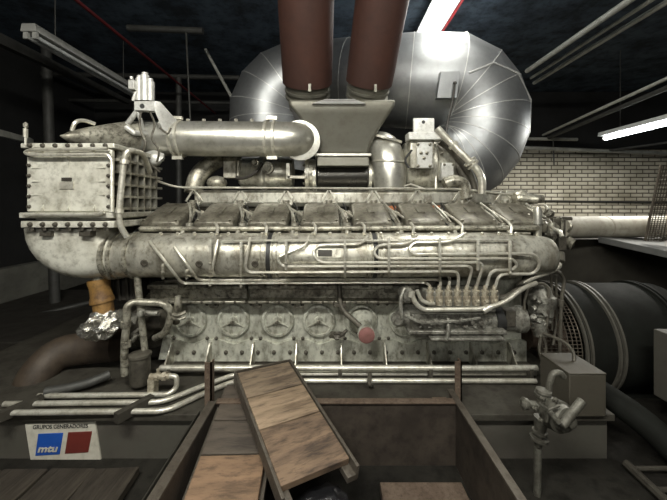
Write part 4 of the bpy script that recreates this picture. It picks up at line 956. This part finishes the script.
# wire guard between engine and alternator: a curved mesh drum
b = MB()
a0 = -math.asin((cz_ - .275) / (Rr*.93))
for k in range(10):
    x = 1.46 + k*.030
    b.tube([Vector((x, cy_ + math.cos(a0 + (PI-2*a0)*q/40)*Rr*.93, cz_ + math.sin(a0 + (PI-2*a0)*q/40)*Rr*.93)) for q in range(41)], .0035, 5)
for k in range(59):
    a = a0 + (PI-2*a0)*k/58; d = Vector((0, math.cos(a), math.sin(a)))*Rr*.93
    b.cyl(Vector((1.46, cy_, cz_)) + d, Vector((1.74, cy_, cz_)) + d, .0035, seg=5)
b.build('mesh_guard', M_mesh, al)
b = MB(); b.lathe((1.55, cy_, cz_), (1, 0, 0), [(.02, .1), (.25, .1)], 20); b.lathe((1.66, cy_, cz_), (1, 0, 0), [(0, .27), (.06, .27)], 40); b.build('coupling', M_rust, al)
M_cab = mat('cabinet_paint', (.05, .046, .037), .7, 0, (.03, .027, .021), .6, 3, .1, spec=.2)
b = MB(); b.box(2.2, 3.9, 3.5, 4.1, .0, 1.05); tag(b.build('switch_cabinet', M_cab, bevel=.01), 'dark cabinet standing behind the alternator', 'cabinet')
# large pale pipe
bp_ = thing('lagged_pipe', 'thick pale lagged pipe crossing in front of the brick wall', 'pipe', P(620, 226, 3.4))
MB().tube([P(560, 227.5, 3.3), P(700, 226, 3.6)], .112, 32).build('pipe_lagging', M_bigpipe, bp_)
b = MB(); ax = (P(700, 226, 3.6)-P(560, 227.5, 3.3)).normalized()
for px in (603, 650): b.lathe(P(px, 227, 3.3+(px-560)*.00214), ax, [(0, .112), (.002, .117), (.02, .117), (.022, .112)], 32).mark()
b.build_each('lagging_band', M_bigpipe, bp_)
b = MB(); b.prism([P(598, 236.5, 3.3), P(700, 258, 2.6), P(720, 237, 3.2), P(640, 233.5, 4.0)], (0, 0, -.06)); tag(b.build('steel_slab', M_slab, bevel=.005), 'grey steel slab sticking out below the thick pale pipe', 'slab')
# mesh panel
b = MB(); A = P(661, 165, 3.15); B_ = P(645, 241, 3.1); W = Vector((.9, .06, 0)); H = B_ - A
for k in range(40): t = k/39; b.cyl(A + H*t, A + H*t + W, .0035, seg=4)
for k in range(32): t = k/31; b.cyl(A + W*t, A + W*t + H, .0035, seg=4)
b.cyl(A, B_, .012, seg=6); tag(b.build('mesh_screen', M_mesh), 'wire mesh screen at the right edge in front of the bricks', 'screen')
b = MB(); b.box(2.05, 2.6, 1.55, 2.1, .2, .62); b.box(2.1, 2.5, 1.6, 2.05, .0, .2); tag(b.build('terminal_box', M_skid2, bevel=.006), 'olive terminal box cut by the right edge of the picture', 'box')
b = MB(); b.tube([Vector((1.62, 2.02, .28)), Vector((1.75, 1.85, .2)), Vector((1.85, 1.7, .06)), Vector((2.0, 1.6, .035))], .07, 14, .1); tag(b.build('rubber_hose', M_alt), 'thick dark hose dropping to the floor right of the olive box', 'hose')
lad = thing('floor_ladder', 'dark steel ladder lying on the floor at the lower right', 'ladder', (1.72, 1.4, 0))
for s, (p0, p1) in enumerate((((1.575, 1.76), (1.53, 1.0)), ((1.86, 1.76), (1.80, 1.0)))):
    b = MB(); b.tube([Vector((*p0, .025)), Vector((*p1, .025))], .022, 8); b.build('stile', M_skid, lad)
for k in range(6):
    t = .05 + k*.17; q0 = Vector((1.575-.045*t, 1.76-.76*t, .03)); q1 = Vector((1.86-.06*t, 1.76-.76*t, .03))
    MB().cyl(q0, q1, .012, seg=8).build('rung', M_skid, lad)
b = MB(); b.obox((1.0, 1.5, .012), (.07, .045, .022), Matrix.Rotation(.6, 3, 'Z')); tag(b.build('wood_chip', M_plank), 'small pale scrap lying on the dark floor bottom right', 'scrap')

# ---------------------------------------------------------------- camera, world, view
cam = bpy.data.cameras.new('camera'); co = bpy.data.objects.new('camera', cam); COL.objects.link(co)
cam.sensor_width = 36; cam.lens = 36 * F / 667
co.location = (0, 0, ZC); co.rotation_euler = (PI/2, 0, 0)
cam.shift_x = (333.5 - CX) / 667; cam.shift_y = -(250 - CY) / 667
cam.clip_start = .02
scene.camera = co
w = bpy.data.worlds.new('world'); scene.world = w; w.use_nodes = True
w.node_tree.nodes['Background'].inputs[0].default_value = (.6, .7, .8, 1); w.node_tree.nodes['Background'].inputs[1].default_value = .02
scene.view_settings.view_transform = 'Standard'; scene.view_settings.look = 'None'; scene.view_settings.exposure = 0.0; scene.view_settings.gamma = 1
for o in scene.objects:
    if '_w' in o: del o['_w']
